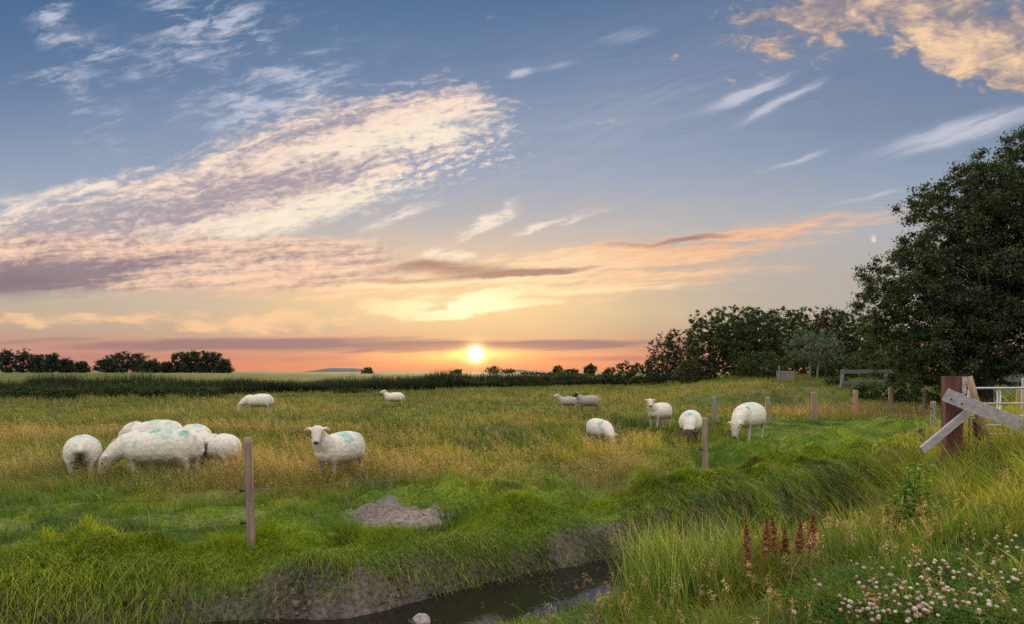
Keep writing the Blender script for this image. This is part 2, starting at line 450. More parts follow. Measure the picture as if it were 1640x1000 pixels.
# ------------------------------------------------------------------ materials
def new_mat(name):
    m = bpy.data.materials.new(name); m.use_nodes = True
    nt = m.node_tree; nt.nodes.clear()
    out = nt.nodes.new('ShaderNodeOutputMaterial')
    return m, nt, out
def leaf_mat(name, trans=0.4, gloss=0.06, tint=(1.0, 1.0, 0.6), var=0.0, vscale=1.0):
    """thin leaf or blade coloured by its own attribute, light passing through it"""
    m, nt, out = new_mat(name)
    at = nt.nodes.new('ShaderNodeAttribute'); at.attribute_name = 'col'
    col = at.outputs['Color']
    d = nt.nodes.new('ShaderNodeBsdfDiffuse'); t = nt.nodes.new('ShaderNodeBsdfTranslucent')
    mul = nt.nodes.new('ShaderNodeMix'); mul.data_type = 'RGBA'; mul.blend_type = 'MULTIPLY'; mul.inputs[0].default_value = 1
    nt.links.new(col, mul.inputs[6]); mul.inputs[7].default_value = (*tint, 1)
    nt.links.new(col, d.inputs[0]); nt.links.new(mul.outputs[2], t.inputs[0])
    mx = nt.nodes.new('ShaderNodeMixShader'); mx.inputs[0].default_value = trans
    nt.links.new(d.outputs[0], mx.inputs[1]); nt.links.new(t.outputs[0], mx.inputs[2])
    res = mx.outputs[0]
    if gloss > 0:
        g = nt.nodes.new('ShaderNodeBsdfGlossy'); g.inputs['Roughness'].default_value = 0.45
        g.inputs['Color'].default_value = (1, 1, 1, 1)
        m2 = nt.nodes.new('ShaderNodeMixShader'); m2.inputs[0].default_value = gloss
        nt.links.new(res, m2.inputs[1]); nt.links.new(g.outputs[0], m2.inputs[2]); res = m2.outputs[0]
    nt.links.new(res, out.inputs[0])
    return m
def attr_mat(name, rough=0.9, bump=0.3, bscale=40.0, nvar=0.25, trans=0.0, spec=0.2, sheen=0.0):
    m, nt, out = new_mat(name)
    at = nt.nodes.new('ShaderNodeAttribute'); at.attribute_name = 'col'
    tcn = nt.nodes.new('ShaderNodeTexCoord')
    nz = nt.nodes.new('ShaderNodeTexNoise'); nz.inputs['Scale'].default_value = bscale; nz.inputs['Detail'].default_value = 6
    nt.links.new(tcn.outputs['Object'], nz.inputs['Vector'])
    mr = nt.nodes.new('ShaderNodeMapRange'); nt.links.new(nz.outputs[0], mr.inputs[0])
    mr.inputs['From Min'].default_value = 0.3; mr.inputs['From Max'].default_value = 0.7
    mr.inputs['To Min'].default_value = 1 - nvar; mr.inputs['To Max'].default_value = 1 + nvar
    mul = nt.nodes.new('ShaderNodeVectorMath'); mul.operation = 'SCALE'
    nt.links.new(at.outputs['Color'], mul.inputs[0]); nt.links.new(mr.outputs[0], mul.inputs['Scale'])
    p = nt.nodes.new('ShaderNodeBsdfPrincipled'); p.inputs['Roughness'].default_value = rough
    p.inputs['Specular IOR Level'].default_value = spec
    if sheen: p.inputs['Sheen Weight'].default_value = sheen; p.inputs['Sheen Roughness'].default_value = 0.35
    nt.links.new(mul.outputs[0], p.inputs['Base Color'])
    b = nt.nodes.new('ShaderNodeBump'); b.inputs['Strength'].default_value = bump; b.inputs['Distance'].default_value = 0.02
    nt.links.new(nz.outputs[0], b.inputs['Height']); nt.links.new(b.outputs[0], p.inputs['Normal'])
    res = p.outputs[0]
    if trans:
        t = nt.nodes.new('ShaderNodeBsdfTranslucent'); nt.links.new(mul.outputs[0], t.inputs[0])
        mx = nt.nodes.new('ShaderNodeMixShader'); mx.inputs[0].default_value = trans
        nt.links.new(res, mx.inputs[1]); nt.links.new(t.outputs[0], mx.inputs[2]); res = mx.outputs[0]
    nt.links.new(res, out.inputs[0])
    return m
def wood_mat(name, c1, c2, scale=(30, 30, 2.5), rough=0.85, metal=0.0, bump=0.4):
    m, nt, out = new_mat(name)
    tcn = nt.nodes.new('ShaderNodeTexCoord'); mp = nt.nodes.new('ShaderNodeMapping'); mp.inputs['Scale'].default_value = scale
    nt.links.new(tcn.outputs['Object'], mp.inputs[0])
    nz = nt.nodes.new('ShaderNodeTexNoise'); nz.inputs['Scale'].default_value = 1.0; nz.inputs['Detail'].default_value = 8; nz.inputs['Roughness'].default_value = 0.65
    nt.links.new(mp.outputs[0], nz.inputs['Vector'])
    cr = nt.nodes.new('ShaderNodeValToRGB'); cr.color_ramp.elements[0].position = 0.32; cr.color_ramp.elements[1].position = 0.68
    cr.color_ramp.elements[0].color = (*c1, 1); cr.color_ramp.elements[1].color = (*c2, 1)
    nt.links.new(nz.outputs[0], cr.inputs[0])
    p = nt.nodes.new('ShaderNodeBsdfPrincipled'); p.inputs['Roughness'].default_value = rough; p.inputs['Metallic'].default_value = metal
    nt.links.new(cr.outputs[0], p.inputs['Base Color'])
    b = nt.nodes.new('ShaderNodeBump'); b.inputs['Strength'].default_value = bump; b.inputs['Distance'].default_value = 0.01
    nt.links.new(nz.outputs[0], b.inputs['Height']); nt.links.new(b.outputs[0], p.inputs['Normal'])
    nt.links.new(p.outputs[0], out.inputs[0])
    return m

# ------------------------------------------------------------------ pasture zones (what grows where)
def zones(x, y):
    s, al = lip_dist(x, y)
    q = x / np.maximum(y, 1.0)
    n1 = fbm(x * 0.5, y * 0.28, 4, 41); n2 = fbm(x * 1.3, y * 0.9, 3, 53); n3 = fbm(x * .16, y * .12, 3, 67)
    st = ss(y + 0.5 * n2, 9.2, 11.8) * (1 - 0.75 * ss(y + n1 * 2, 18.5, 22.5)) * (1 - ss(q + 0.05 * n2, 0.17, 0.29)) * (1 - .45 * ss(-q, .35, .6))
    st = st * np.clip(0.66 + 0.75 * n1 + 0.4 * n2, 0.05, 1.1)
    st = np.maximum(st, ss(y, 22, 27) * np.clip(0.22 + 0.5 * n1 + 0.25 * n3, 0, 0.7) * (1 - ss(q, 0.36, 0.44) * (1 - ss(y, 24.5, 26))))
    st = np.maximum(st, 0.9 * ss(q, 0.34, 0.42) * ss(y, 25, 27) * (1 - ss(y, 31, 34)) * np.clip(.8 + .5 * n1, 0, 1))
    # darker lush hollows
    hol = ss(n1 - 0.5 * n2, 0.25, 0.75) * ss(y, 12, 16) * (1 - ss(y, 90, 120))
    hol = np.maximum(hol, np.exp(-((x + 5.0) / 3.4) ** 2 - ((y - 18.2) / 1.5) ** 2) * 0.95)
    st = st * (1 - 0.8 * hol)
    # level drifts of thicker and thinner sward
    dr = fbm(x * 0.11 + 3, y * 0.55, 4, 83)
    st = np.clip(st * (1.0 + 1.5 * dr * ss(y, 11, 16)), 0, 1.15) * (1 - .35 * ss(y, 20, 24) * (1 - ss(q, .33, .4))); hol = np.clip(hol + 0.55 * np.clip(-dr, 0, 1) * ss(y, 13, 20) * (1 - ss(y, 60, 90)), 0, 1)
    # bare soil
    d1 = np.hypot((x + 1.42 + .3 * (y - 8.9)) / 0.62, (y - 8.85) / 0.62) + 0.45 * n2 + 0.25 * fbm(x * 5, y * 5, 2, 63)
    mud = 1 - ss(d1, 0.7, 1.15)
    d2 = np.hypot((x - 8.65) / 0.6, (y - 16.2) / 0.55) + 0.3 * n2
    mud = np.maximum(mud, 1 - ss(d2, 0.7, 1.1))
    track = np.exp(-((y - (8.6 + 0.22 * (x + 5.0)) ) / 0.34) ** 2) * ss(-x, 2.6, 3.4) * ss(x, -7.5, -6.0) * np.clip(.75 + n2, 0, 1)
    return s, al, st, hol, mud, track, n1, n2, n3
GREEN = np.array((0.118, 0.210, 0.014)); GREEN2 = np.array((0.25, 0.335, 0.022)); DEEP = np.array((0.034, 0.078, 0.010))
STRAW = np.array((0.43, 0.325, 0.125)); OLIVE = np.array((0.150, 0.190, 0.040)); SOIL = np.array((0.235, 0.195, 0.175))
def sward_colour(x, y):
    s, al, st, hol, mud, track, n1, n2, n3 = zones(x, y)
    far = ss(y, 12, 24)
    kind = fbm(x * 1.05 + 7, y * 1.05, 3, 97)                       # patches of different grasses
    c = lerp(GREEN, GREEN2, np.clip(0.45 + 0.9 * n2, 0, 1)[:, None])
    c = lerp(c, DEEP * 1.15, (ss(kind, 0.05, 0.55) * 0.62)[:, None])
    q = x / np.maximum(y, 1)
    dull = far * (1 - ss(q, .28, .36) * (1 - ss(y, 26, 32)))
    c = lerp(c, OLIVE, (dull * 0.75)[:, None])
    c = lerp(c, STRAW, np.clip(st * 0.72, 0, 0.9)[:, None])
    c = lerp(c, DEEP, (hol * 0.6)[:, None])
    c = lerp(c, np.array((0.25, 0.235, 0.13)), (track * 0.55)[:, None])
    return c, (s, al, st, hol, mud, track, n1, n2, n3)
# ------------------------------------------------------------------ the ground: one sheet to the horizon
def make_ground():
    ys = list(np.arange(-300, 0, 25)) + list(np.arange(0, 3.0, 0.5)) + list(np.arange(3.0, 14, 0.06)) 
    y, st = 14.0, 0.07
    while y < 9000:
        ys.append(y); st *= 1.045; y += st
    ys = np.array(ys)
    core = np.linspace(-1.0, 1.0, 420)
    tail = np.array([1.08, 1.25, 1.5, 2, 3, 5, 9, 18, 40])
    us = np.concatenate([-tail[::-1], core, tail])
    Yg, Ug = np.meshgrid(ys, us, indexing='ij')
    Xg = Ug * (np.maximum(Yg, 0) * 0.95 + 2.2)
    x, y = Xg.ravel(), Yg.ravel()
    z = ground(x, y)
    c, (s, al, stw, hol, mud, track, n1, n2, n3) = sward_colour(x, y)
    c = c * 0.62
    soil = SOIL * (0.9 + 0.3 * n2)[:, None]
    c = lerp(c, soil, mud[:, None])
    # the ditch: clay bank, dark bottom
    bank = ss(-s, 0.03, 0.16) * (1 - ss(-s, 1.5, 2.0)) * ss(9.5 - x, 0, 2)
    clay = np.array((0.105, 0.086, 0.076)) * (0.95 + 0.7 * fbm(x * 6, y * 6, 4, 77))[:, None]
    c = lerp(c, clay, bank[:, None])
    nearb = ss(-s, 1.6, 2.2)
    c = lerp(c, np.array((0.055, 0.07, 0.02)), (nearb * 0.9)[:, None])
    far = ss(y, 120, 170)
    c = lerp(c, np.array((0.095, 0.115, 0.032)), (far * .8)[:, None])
    nr, nc = len(ys), len(us)
    i = (np.arange(nr - 1)[:, None] * nc + np.arange(nc - 1)[None, :]).ravel()
    quads = np.stack([i, i + 1, i + nc + 1, i + nc], 1)
    m = attr_mat('ground_soil', rough=0.95, bump=1.0, bscale=22, nvar=0.5)
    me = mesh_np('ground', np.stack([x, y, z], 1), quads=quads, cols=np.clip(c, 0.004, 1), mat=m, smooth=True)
    return tag(obj('ground', me), kind='structure')
make_ground()

# water lying in the ditch
def make_water():
    m, nt, out = new_mat('ditch_water')
    p = nt.nodes.new('ShaderNodeBsdfPrincipled'); p.inputs['Base Color'].default_value = (0.016, 0.014, 0.011, 1)
    p.inputs['Roughness'].default_value = 0.06; p.inputs['IOR'].default_value = 1.33
    tcn = nt.nodes.new('ShaderNodeTexCoord'); nz = nt.nodes.new('ShaderNodeTexNoise'); nz.inputs['Scale'].default_value = 9; nz.inputs['Detail'].default_value = 3
    nt.links.new(tcn.outputs['Object'], nz.inputs['Vector'])
    b = nt.nodes.new('ShaderNodeBump'); b.inputs['Strength'].default_value = 0.12; b.inputs['Distance'].default_value = 0.02
    nt.links.new(nz.outputs[0], b.inputs['Height']); nt.links.new(b.outputs[0], p.inputs['Normal'])
    nt.links.new(p.outputs[0], out.inputs[0])
    L = [np.array(p) for p in LIP[1:11]]
    vs, fs = [], []
    for k, p in enumerate(L):
        a, b_ = L[max(k - 1, 0)], L[min(k + 1, len(L) - 1)]
        d = (b_ - a) / np.linalg.norm(b_ - a); n = np.array((d[1], -d[0]))
        for o in (0.1, 2.1):
            q = p + n * o; vs.append((q[0], q[1], WATER))
    for k in range(len(L) - 1): fs.append((2 * k, 2 * k + 1, 2 * k + 3, 2 * k + 2))
    me = bpy.data.meshes.new('ditch_water'); me.from_pydata(vs, [], fs); me.materials.append(m)
    tag(obj('ditch_water', me), kind='structure')
make_water()

# far hills on the horizon
def make_hills():
    m, nt, out = new_mat('hazed_hill_land')
    p = nt.nodes.new('ShaderNodeBsdfPrincipled'); p.inputs['Base Color'].default_value = (0.10, 0.12, 0.13, 1); p.inputs['Roughness'].default_value = 1  # blue-grey of distance haze put into the land colour
    nt.links.new(p.outputs[0], out.inputs[0])
    x = np.linspace(-3800, 3000, 260); n = len(x)
    h = 6 + 14 * np.clip(fbm(x / 420, x * 0, 4, 91), 0, 1) + 26 * np.exp(-((x + 1350) / 150) ** 2) + 18 * np.exp(-((x + 1180) / 90) ** 2)+ 14 * np.exp(-((x - 100) / 130) ** 2)
    rows = []
    for f, dy in ((0.0, -500), (0.6, -220), (1.0, 0), (0.6, 250), (0.0, 600)):
        rows.append(np.stack([x, np.full(n, 5200.0 + dy), -4 + h * f + (0 if f else 2)], 1))
    v = np.concatenate(rows)
    i = (np.arange(4)[:, None] * n + np.arange(n - 1)[None, :]).ravel()
    me = mesh_np('hills', v, quads=np.stack([i, i + 1, i + n + 1, i + n], 1), mat=m, smooth=True)
    tag(obj('hills', me), kind='structure')
make_hills()

# ------------------------------------------------------------------ grass
def blades(P, h, w, az, lean, droop, col, tipcol=None, face=None):
    """curved two-segment blades as arrays"""
    n = len(P)
    d = np.stack([np.cos(az), np.sin(az), np.zeros(n)], 1)
    fa = rng.uniform(0, 2 * np.pi, n) if face is None else face
    sd = np.stack([np.cos(fa), np.sin(fa), np.zeros(n)], 1) * (w / 2)[:, None]
    up = np.array((0, 0, 1.0))
    def at(t): return P + d * (h * lean * t ** 1.7)[:, None] + up * (h * (t - droop * t * t))[:, None]
    m = at(0.55); t = at(1.0)
    V = np.stack([P - sd, P + sd, m - sd * 0.75, m + sd * 0.75, t], 1)          # n,5,3
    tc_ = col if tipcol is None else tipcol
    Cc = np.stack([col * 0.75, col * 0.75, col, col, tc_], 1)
    b = np.arange(n) * 5
    Q = np.stack([b, b + 1, b + 3, b + 2], 1); T = np.stack([b + 2, b + 3, b + 4], 1)
    return V.reshape(-1, 3), Q, T, Cc.reshape(-1, 3)
def join(parts):
    V, Q, T, K = [], [], [], []; o = 0
    for v, q, t, k in parts:
        V.append(v); K.append(k)
        if len(q): Q.append(q + o)
        if len(t): T.append(t + o)
        o += len(v)
    return np.concatenate(V), (np.concatenate(Q) if Q else None), (np.concatenate(T) if T else None), np.concatenate(K)
def stuff(name, parts, mat):
    v, q, t, k = join(parts)
    return tag(obj(name, mesh_np(name, v, q, t, np.clip(k, 0.003, 1), mat)), kind='stuff')
GRASS = leaf_mat('grass_blade', trans=0.42, gloss=0.03, tint=(1.05, 1.0, 0.55))
def seedheads(P, h, az, lean, col, size, n_each=5):
    """open panicles: little spikelets round the top of a stalk"""
    n = len(P); top = P + np.stack([np.cos(az) * h * lean, np.sin(az) * h * lean, h], 1)
    rep = np.repeat(np.arange(n), n_each)
    t = rng.uniform(0, 1, len(rep))
    o = rng.normal(0, 1, (len(rep), 3)) * (size[rep] * 0.33)[:, None]; o[:, 2] = (t - 0.75) * size[rep] * 2.4
    c = top[rep] + o
    a = rng.normal(0, 1, (len(rep), 3)); a /= np.linalg.norm(a, axis=1)[:, None]; a[:, 2] = np.abs(a[:, 2])
    b = np.cross(a, rng.normal(0, 1, (len(rep), 3))); b /= np.linalg.norm(b, axis=1)[:, None] + 1e-6
    L = size[rep][:, None] * 0.42; W = size[rep][:, None] * 0.15
    V = np.stack([c - a * L, c + b * W, c + a * L], 1)
    i = np.arange(len(rep)) * 3
    K = np.repeat(col[rep], 3, 0)
    return V.reshape(-1, 3), np.zeros((0, 4), int), np.stack([i, i + 1, i + 2], 1), K

def sample_field(n, y0, y1, power, umax=1.0):
    """points of the pasture in a fan before the camera, thinning with distance"""
    yy_ = np.linspace(y0, y1, 4000); pdf = yy_ * (np.maximum(yy_, 8.0) / 8.0) ** (-power)
    cdf = np.cumsum(pdf); cdf /= cdf[-1]
    y = np.interp(rng.uniform(0, 1, n), cdf, yy_)
    x = rng.uniform(-umax, umax, n) * (y + 0.6)
    return x, y

def pasture():
    x, y = sample_field(int(640000 * GD), 5.0, 130, 2.05)
    c, (s, al, st, hol, mud, track, n1, n2, n3) = sward_colour(x, y)
    clump = fbm(x * 3.1, y * 3.1, 2, 101)
    keep = (s > 0.02) & (rng.uniform(0, 1, len(x)) > np.maximum(mud * 1.05, track * 0.6)) & (rng.uniform(0, 1, len(x)) < 0.72 + 0.5 * clump)
    x, y, c, s, st, hol, n1, n2, clump, track = (a[keep] for a in (x, y, c, s, st, hol, n1, n2, clump, track))
    n = len(x); z = ground(x, y) - 0.01
    sc = (np.maximum(y, 7) / 8.0)
    q = x / y
    short = ss(q, 0.29, 0.36) * ss(y, 12, 14) * (1 - ss(y, 24.5, 26))
    h = rng.uniform(0.08, 0.24, n) * (1 + 0.85 * clump) * lerp(.72, 1, ss(s, 2.5, 4.5)) * (1 + 0.8 * np.clip(st, 0, 1)) * (1 - 0.5 * track) * (1 - 0.55 * short)
    h = h * (1 + .35 * ss(y, 10.2, 11.5) * (1 - ss(y, 22, 26)) * (1 - short))
    h = h * np.where(y > 40, 1.25, 1.0) * lerp(1, .5, ss(y, 90, 115))
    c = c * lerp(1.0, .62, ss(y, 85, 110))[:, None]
    w = rng.uniform(0.0045, 0.0085, n) * sc ** 0.85
    az = rng.uniform(0, 2 * np.pi, n) * 0.55 + 2.2 + n2 * 2.0
    lean = rng.uniform(0.2, 0.95, n); droop = rng.uniform(0.05, 0.5, n)
    v = np.clip(rng.normal(1, 0.22, n), 0.5, 1.7)[:, None]
    straw = (rng.uniform(0, 1, n) < 0.04 + 0.22 * np.clip(st, 0, 1) * (1 - .5 * hol))[:, None]
    col = np.where(straw, STRAW * v, c * v)
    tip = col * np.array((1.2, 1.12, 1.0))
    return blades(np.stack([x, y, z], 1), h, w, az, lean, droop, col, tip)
GD = 1.0
stuff('pasture_grass', [pasture()], GRASS)

def flowering():
    """taller seeding stalks over the pale part of the pasture"""
    x, y = sample_field(int(385000 * GD), 8.0, 75, 1.75)
    s, al, st, hol, mud, track, n1, n2, n3 = zones(x, y)
    keep = (s > 0.8) & (rng.uniform(0, 1, len(x)) < np.clip(st, 0, 1) * 0.58 * (1 - .6 * hol) * (1 - .45 * ss(y, 19, 24))) & (mud < .2)
    x, y, n2, st = x[keep], y[keep], n2[keep], st[keep]
    n = len(x); P = np.stack([x, y, ground(x, y) - 0.01], 1); sc = np.maximum(y, 9) / 9
    h = rng.uniform(0.26, 0.52, n) * (0.8 + .25 * st); az = 2.6 + n2 * 1.4 + rng.normal(0, .6, n); lean = rng.uniform(0.05, 0.4, n)
    v = np.clip(rng.normal(1, 0.2, n), 0.5, 1.6)[:, None]
    k = rng.uniform(0, 1, n)[:, None]
    sc_col = lerp(np.array((0.28, 0.26, 0.09)), np.array((0.42, 0.30, 0.12)), k) * v
    head = lerp(np.array((0.48, 0.38, 0.18)), np.array((0.50, 0.32, 0.16)), k) * v
    a = blades(P, h, 0.0032 * sc ** 0.9, az, lean, np.full(n, 0.02), sc_col, head)
    b = seedheads(P, h * 0.95, az, lean, head, rng.uniform(0.028, 0.05, n) * sc ** 0.45, 4)
    return [a, b]
stuff('seeding_grass', flowering(), GRASS)

def along_lip(n, a0, a1, lo, hi):
    """points along the ditch: distance along the lip, offset to the pasture side"""
    seg = np.linalg.norm(np.diff(LIP, axis=0), axis=1); acc = np.concatenate([[0], np.cumsum(seg)])
    a = rng.uniform(a0, a1, n); k = np.clip(np.searchsorted(acc, a) - 1, 0, len(seg) - 1)
    d = (LIP[k + 1] - LIP[k]) / seg[k][:, None]
    p = LIP[k] + d * (a - acc[k])[:, None]; nrm = np.stack([-d[:, 1], d[:, 0]], 1)
    o = rng.uniform(lo, hi, n)
    q = p + nrm * o[:, None]
    return q[:, 0], q[:, 1], a, o, np.arctan2(-nrm[:, 1], -nrm[:, 0])
def bank_grass():
    """long soft grass hanging over the clay edge of the ditch"""
    x, y, a, o, toward = along_lip(int(190000 * GD), 18.5, 49.0, -0.62, 0.75)
    tu = fbm(a * 1.1, o * 1.5, 3, 131)
    # bare stretches where the clay shows through
    bare = ss(fbm(a * 0.75, a * 0, 3, 151), 0.12, 0.8) * ss(x, -3.2, -2.2) * (1 - ss(x, 2.2, 3.4))
    keep = rng.uniform(0, 1, len(x)) < np.where(o < -0.1, (1 - 0.97 * bare * ss(-o, .14, .36)) * (0.85 + .4 * tu) * np.where(o < -.34, np.maximum(ss(-x, 2.6, 3.4), ss(x, 2.6, 3.8)), 1), 0.9 + 0.3 * tu)
    x, y, a, o, toward, tu = (k[keep] for k in (x, y, a, o, toward, tu))
    n = len(x); P = np.stack([x, y, ground(x, y) - 0.01], 1)
    side = ss(o, 0.5, -0.05)
    h = rng.uniform(0.08, 0.27, n) * (0.75 + 0.6 * side) * (1 + 0.75 * tu) * (1 + .35 * ss(x, 2.5, 4.5) * side)
    az = toward + rng.normal(0, 0.75, n); lean = lerp(0.4, 0.8, side) * rng.uniform(0.6, 1.15, n)
    droop = lerp(0.35, 1.15, side) * rng.uniform(0.7, 1.25, n)
    w = rng.uniform(0.0045, 0.0105, n) * np.maximum(y, 7) / 8
    v = np.clip(rng.normal(1, 0.24, n), 0.45, 1.7)[:, None]
    kd = ss(fbm(x * 1.05 + 7, y * 1.05, 3, 97), 0.0, 0.5)[:, None]
    c = lerp(GREEN2 * 1.2, lerp(GREEN * 1.1, GREEN2 * 1.1, np.clip(.4 + tu, 0, 1)[:, None]), side[:, None]); c = lerp(c, DEEP * 1.2, kd * .7) * v
    straw = (rng.uniform(0, 1, n) < 0.06 + 0.10 * side)[:, None]
    c = np.where(straw, STRAW * 0.85 * v, c)
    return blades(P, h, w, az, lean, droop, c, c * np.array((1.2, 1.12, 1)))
def bank_litter():
    """dead stems, roots and slipped turf on the clay face"""
    x, y, a, o, toward = along_lip(int(16000 * GD), 24, 40.0, -0.75, -0.1)
    k = rng.uniform(0, 1, len(x)) < np.clip(.25 + 1.3 * fbm(a * 2.2, o * 4, 3, 161), 0, 1); x, y, a, o, toward = (q[k] for q in (x, y, a, o, toward))
    n = len(x); P = np.stack([x, y, ground(x, y) - .005], 1); P = P[P[:, 2] > WATER - .03]; n = len(P)
    v = np.clip(rng.normal(1, .3, n), .4, 1.8)[:, None]; pick = rng.uniform(0, 1, n)[:, None]
    c = np.where(pick < .45, np.array((.20, .15, .09)), np.where(pick < .8, np.array((.08, .13, .02)), np.array((.06, .045, .035)))) * v
    return blades(P, rng.uniform(.03, .14, n), rng.uniform(.004, .010, n), rng.uniform(0, 6.28, n), rng.uniform(.4, 1.4, n), rng.uniform(.4, 1.2, n), c, c * 1.1)
stuff('bank_grass', [bank_grass(), bank_litter()], GRASS)

def verge_points(n, lo=-12.0, hi=-1.75, y0=3.2, y1=22):
    y = np.sqrt(rng.uniform(y0 ** 2, y1 ** 2, n)); x = rng.uniform(-0.2, 1.35, n) * (y + 0.4)
    s, al = lip_dist(x, y)
    k = (s > lo) & (s < hi + 1.8 * ss(x, 5.0, 6.8)) & ~((x > 7.2) & (y > 13.0) & (s < -2.5) & (x / y > .66))
    return x[k], y[k], s[k], al[k]
CLO = lambda x, y: ss(x, 1.7, 2.7) * ss(5.9 + 0.25 * x - y, 0, 0.8) * ss(x / y, 0.36, 0.46)
def verge():
    """rough grass of the near bank"""
    x, y, s, al = verge_points(int(930000 * GD))
    w_ = (np.maximum(y, 5) / 5) ** -1.4
    clo = CLO(x, y)
    cl = fbm(x * 2.0, y * 2.0, 3, 171)
    keep = (rng.uniform(0, 1, len(x)) < w_ * (0.62 + 0.4 * cl)) & (rng.uniform(0, 1, len(x)) > clo * 0.5)
    x, y, s, clo, cl = (k[keep] for k in (x, y, s, clo, cl))
    n = len(x); P = np.stack([x, y, ground(x, y) - 0.01], 1)
    tall = np.exp(-((s + 2.4) / 0.7) ** 2) * ss(x, 1.2, 2.2) * .5
    tone = fbm(x * 0.9, y * 0.9, 3, 181)
    h = rng.uniform(0.16, 0.42, n) * (1 + 0.7 * tall) * (1 + 0.75 * cl) * (1 - 0.4 * clo)
    h = h * lerp(.42, 1.0, ss(x, 0.4, 2.2)) * (1 + .45 * ss(x, 4, 6))
    az = rng.uniform(0, 2 * np.pi, n) * 0.7 + 1.6 + tone; lean = rng.uniform(0.15, 0.8, n); droop = rng.uniform(0.0, 0.45, n)
    v = np.clip(rng.normal(1, 0.25, n), 0.45, 1.7)[:, None]
    c = lerp(np.array((0.115, 0.225, 0.018)), np.array((0.34, 0.38, 0.05)), np.clip(0.45 + 0.7 * tone, 0, 1)[:, None]) * v
    straw = (rng.uniform(0, 1, n) < 0.13)[:, None]
    c = np.where(straw, np.array((0.34, 0.26, 0.11)) * v, c)
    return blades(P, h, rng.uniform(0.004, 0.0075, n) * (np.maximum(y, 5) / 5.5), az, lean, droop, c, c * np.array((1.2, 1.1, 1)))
def verge_stalks():
    x, y, s, al = verge_points(42000)
    keep = (rng.uniform(0, 1, len(x)) < 0.15 * (1 - 0.6 * CLO(x, y)) * np.clip(1 + 1.2 * fbm(x * .8, y * .8, 2, 191), .15, 3) * np.where(y < 7, 1.5, .8))
    x, y, s = x[keep], y[keep], s[keep]; n = len(x)
    P = np.stack([x, y, ground(x, y)], 1); h = rng.uniform(0.42, 0.75, n) * lerp(.45, .8, ss(x, .3, 1.8)) * np.where(y < 5, .75, 1); az = rng.uniform(0, 6.28, n); lean = rng.uniform(0.05, 0.4, n)
    v = np.clip(rng.normal(1, 0.2, n), 0.5, 1.5)[:, None]; k = rng.uniform(0, 1, n)[:, None]
    head = lerp(np.array((0.44, 0.34, 0.19)), np.array((0.40, 0.20, 0.14)), (k > .72)) * v
    a = blades(P, h, np.full(n, 0.004), az, lean, np.full(n, 0.03), head * 0.75, head)
    b = seedheads(P, h * 0.95, az, lean, head, rng.uniform(0.025, 0.05, n), 16)
    return [a, b]
def weeds():
    """broad rosette leaves among the grass of the near bank"""
    x, y, s, al = verge_points(36000)
    k = (rng.uniform(0, 1, len(x)) < np.clip(.25 + 1.1 * fbm(x * 1.6, y * 1.6, 3, 241), 0, 1) * .7) & (y < 11); x, y = x[k], y[k]; n = len(x)
    v = np.clip(rng.normal(1, .25, n), .5, 1.6)[:, None]
    c = lerp(np.array((.07, .15, .018)), np.array((.19, .29, .03)), rng.uniform(0, 1, n)[:, None]) * v
    h = rng.uniform(.10, .30, n)
    return blades(np.stack([x, y, ground(x, y)], 1), h, h * rng.uniform(.09, .2, n), rng.uniform(0, 6.28, n), rng.uniform(.3, 1.2, n), rng.uniform(.2, .8, n), c, c * 1.1)
stuff('verge_grass', [verge(), weeds()] + verge_stalks(), GRASS)

def reeds_near():
    """taller sedge blades at the water's near edge"""
    x, y, a, o, toward = along_lip(70000, 27.5, 41, -2.9, -1.35)
    k = rng.uniform(0, 1, len(x)) < np.clip(0.4 + 1.1 * fbm(x * 1.4, y * 1.4, 2, 201), 0, 1) * ss(x, 0.95, 1.45) * (1 - .85 * ss(x, 1.9, 2.8)) * .55
    x, y = x[k], y[k]; n = len(x)
    P = np.stack([x, y, np.maximum(ground(x, y), WATER - .1) - 0.02], 1)
    h = rng.uniform(0.35, 0.95, n) * (1 - .3 * ss(x, 2.2, 3)); v = np.clip(rng.normal(1, 0.25, n), 0.5, 1.6)[:, None]
    c = lerp(np.array((0.14, 0.24, 0.03)), np.array((0.32, 0.38, 0.08)), rng.uniform(0, 1, n)[:, None]) * v
    return blades(P, h, rng.uniform(0.006, 0.011, n), rng.uniform(0, 6.28, n), rng.uniform(0.1, 0.5, n), rng.uniform(0, 0.3, n), c, c * 1.25)
stuff('sedge', [reeds_near()], GRASS)

def scum():
    """bits of weed and leaf litter lying on the water"""
    x, y, a, o, toward = along_lip(9000, 24, 41, -1.6, -0.3)
    k = rng.uniform(0, 1, len(x)) < np.clip(-.15 + 1.5 * fbm(x * 2.6, y * 2.6, 3, 251), 0, 1); x, y = x[k], y[k]; n = len(x)
    a = rng.uniform(0, 6.28, n); r = rng.uniform(.006, .018, n); z = np.full(n, WATER + .004)
    V = np.stack([np.stack([x + np.cos(a + t) * r * q, y + np.sin(a + t) * r * q, z], 1) for t, q in ((0, 1), (1.57, .5), (3.14, 1), (4.71, .5))], 1).reshape(-1, 3)
    i = np.arange(n) * 4; c = lerp(np.array((.10, .12, .04)), np.array((.30, .27, .18)), rng.uniform(0, 1, n)[:, None])
    return V, np.stack([i, i + 1, i + 2, i + 3], 1), np.zeros((0, 3), int), np.repeat(c, 4, 0)
stuff('water_litter', [scum()], GRASS)

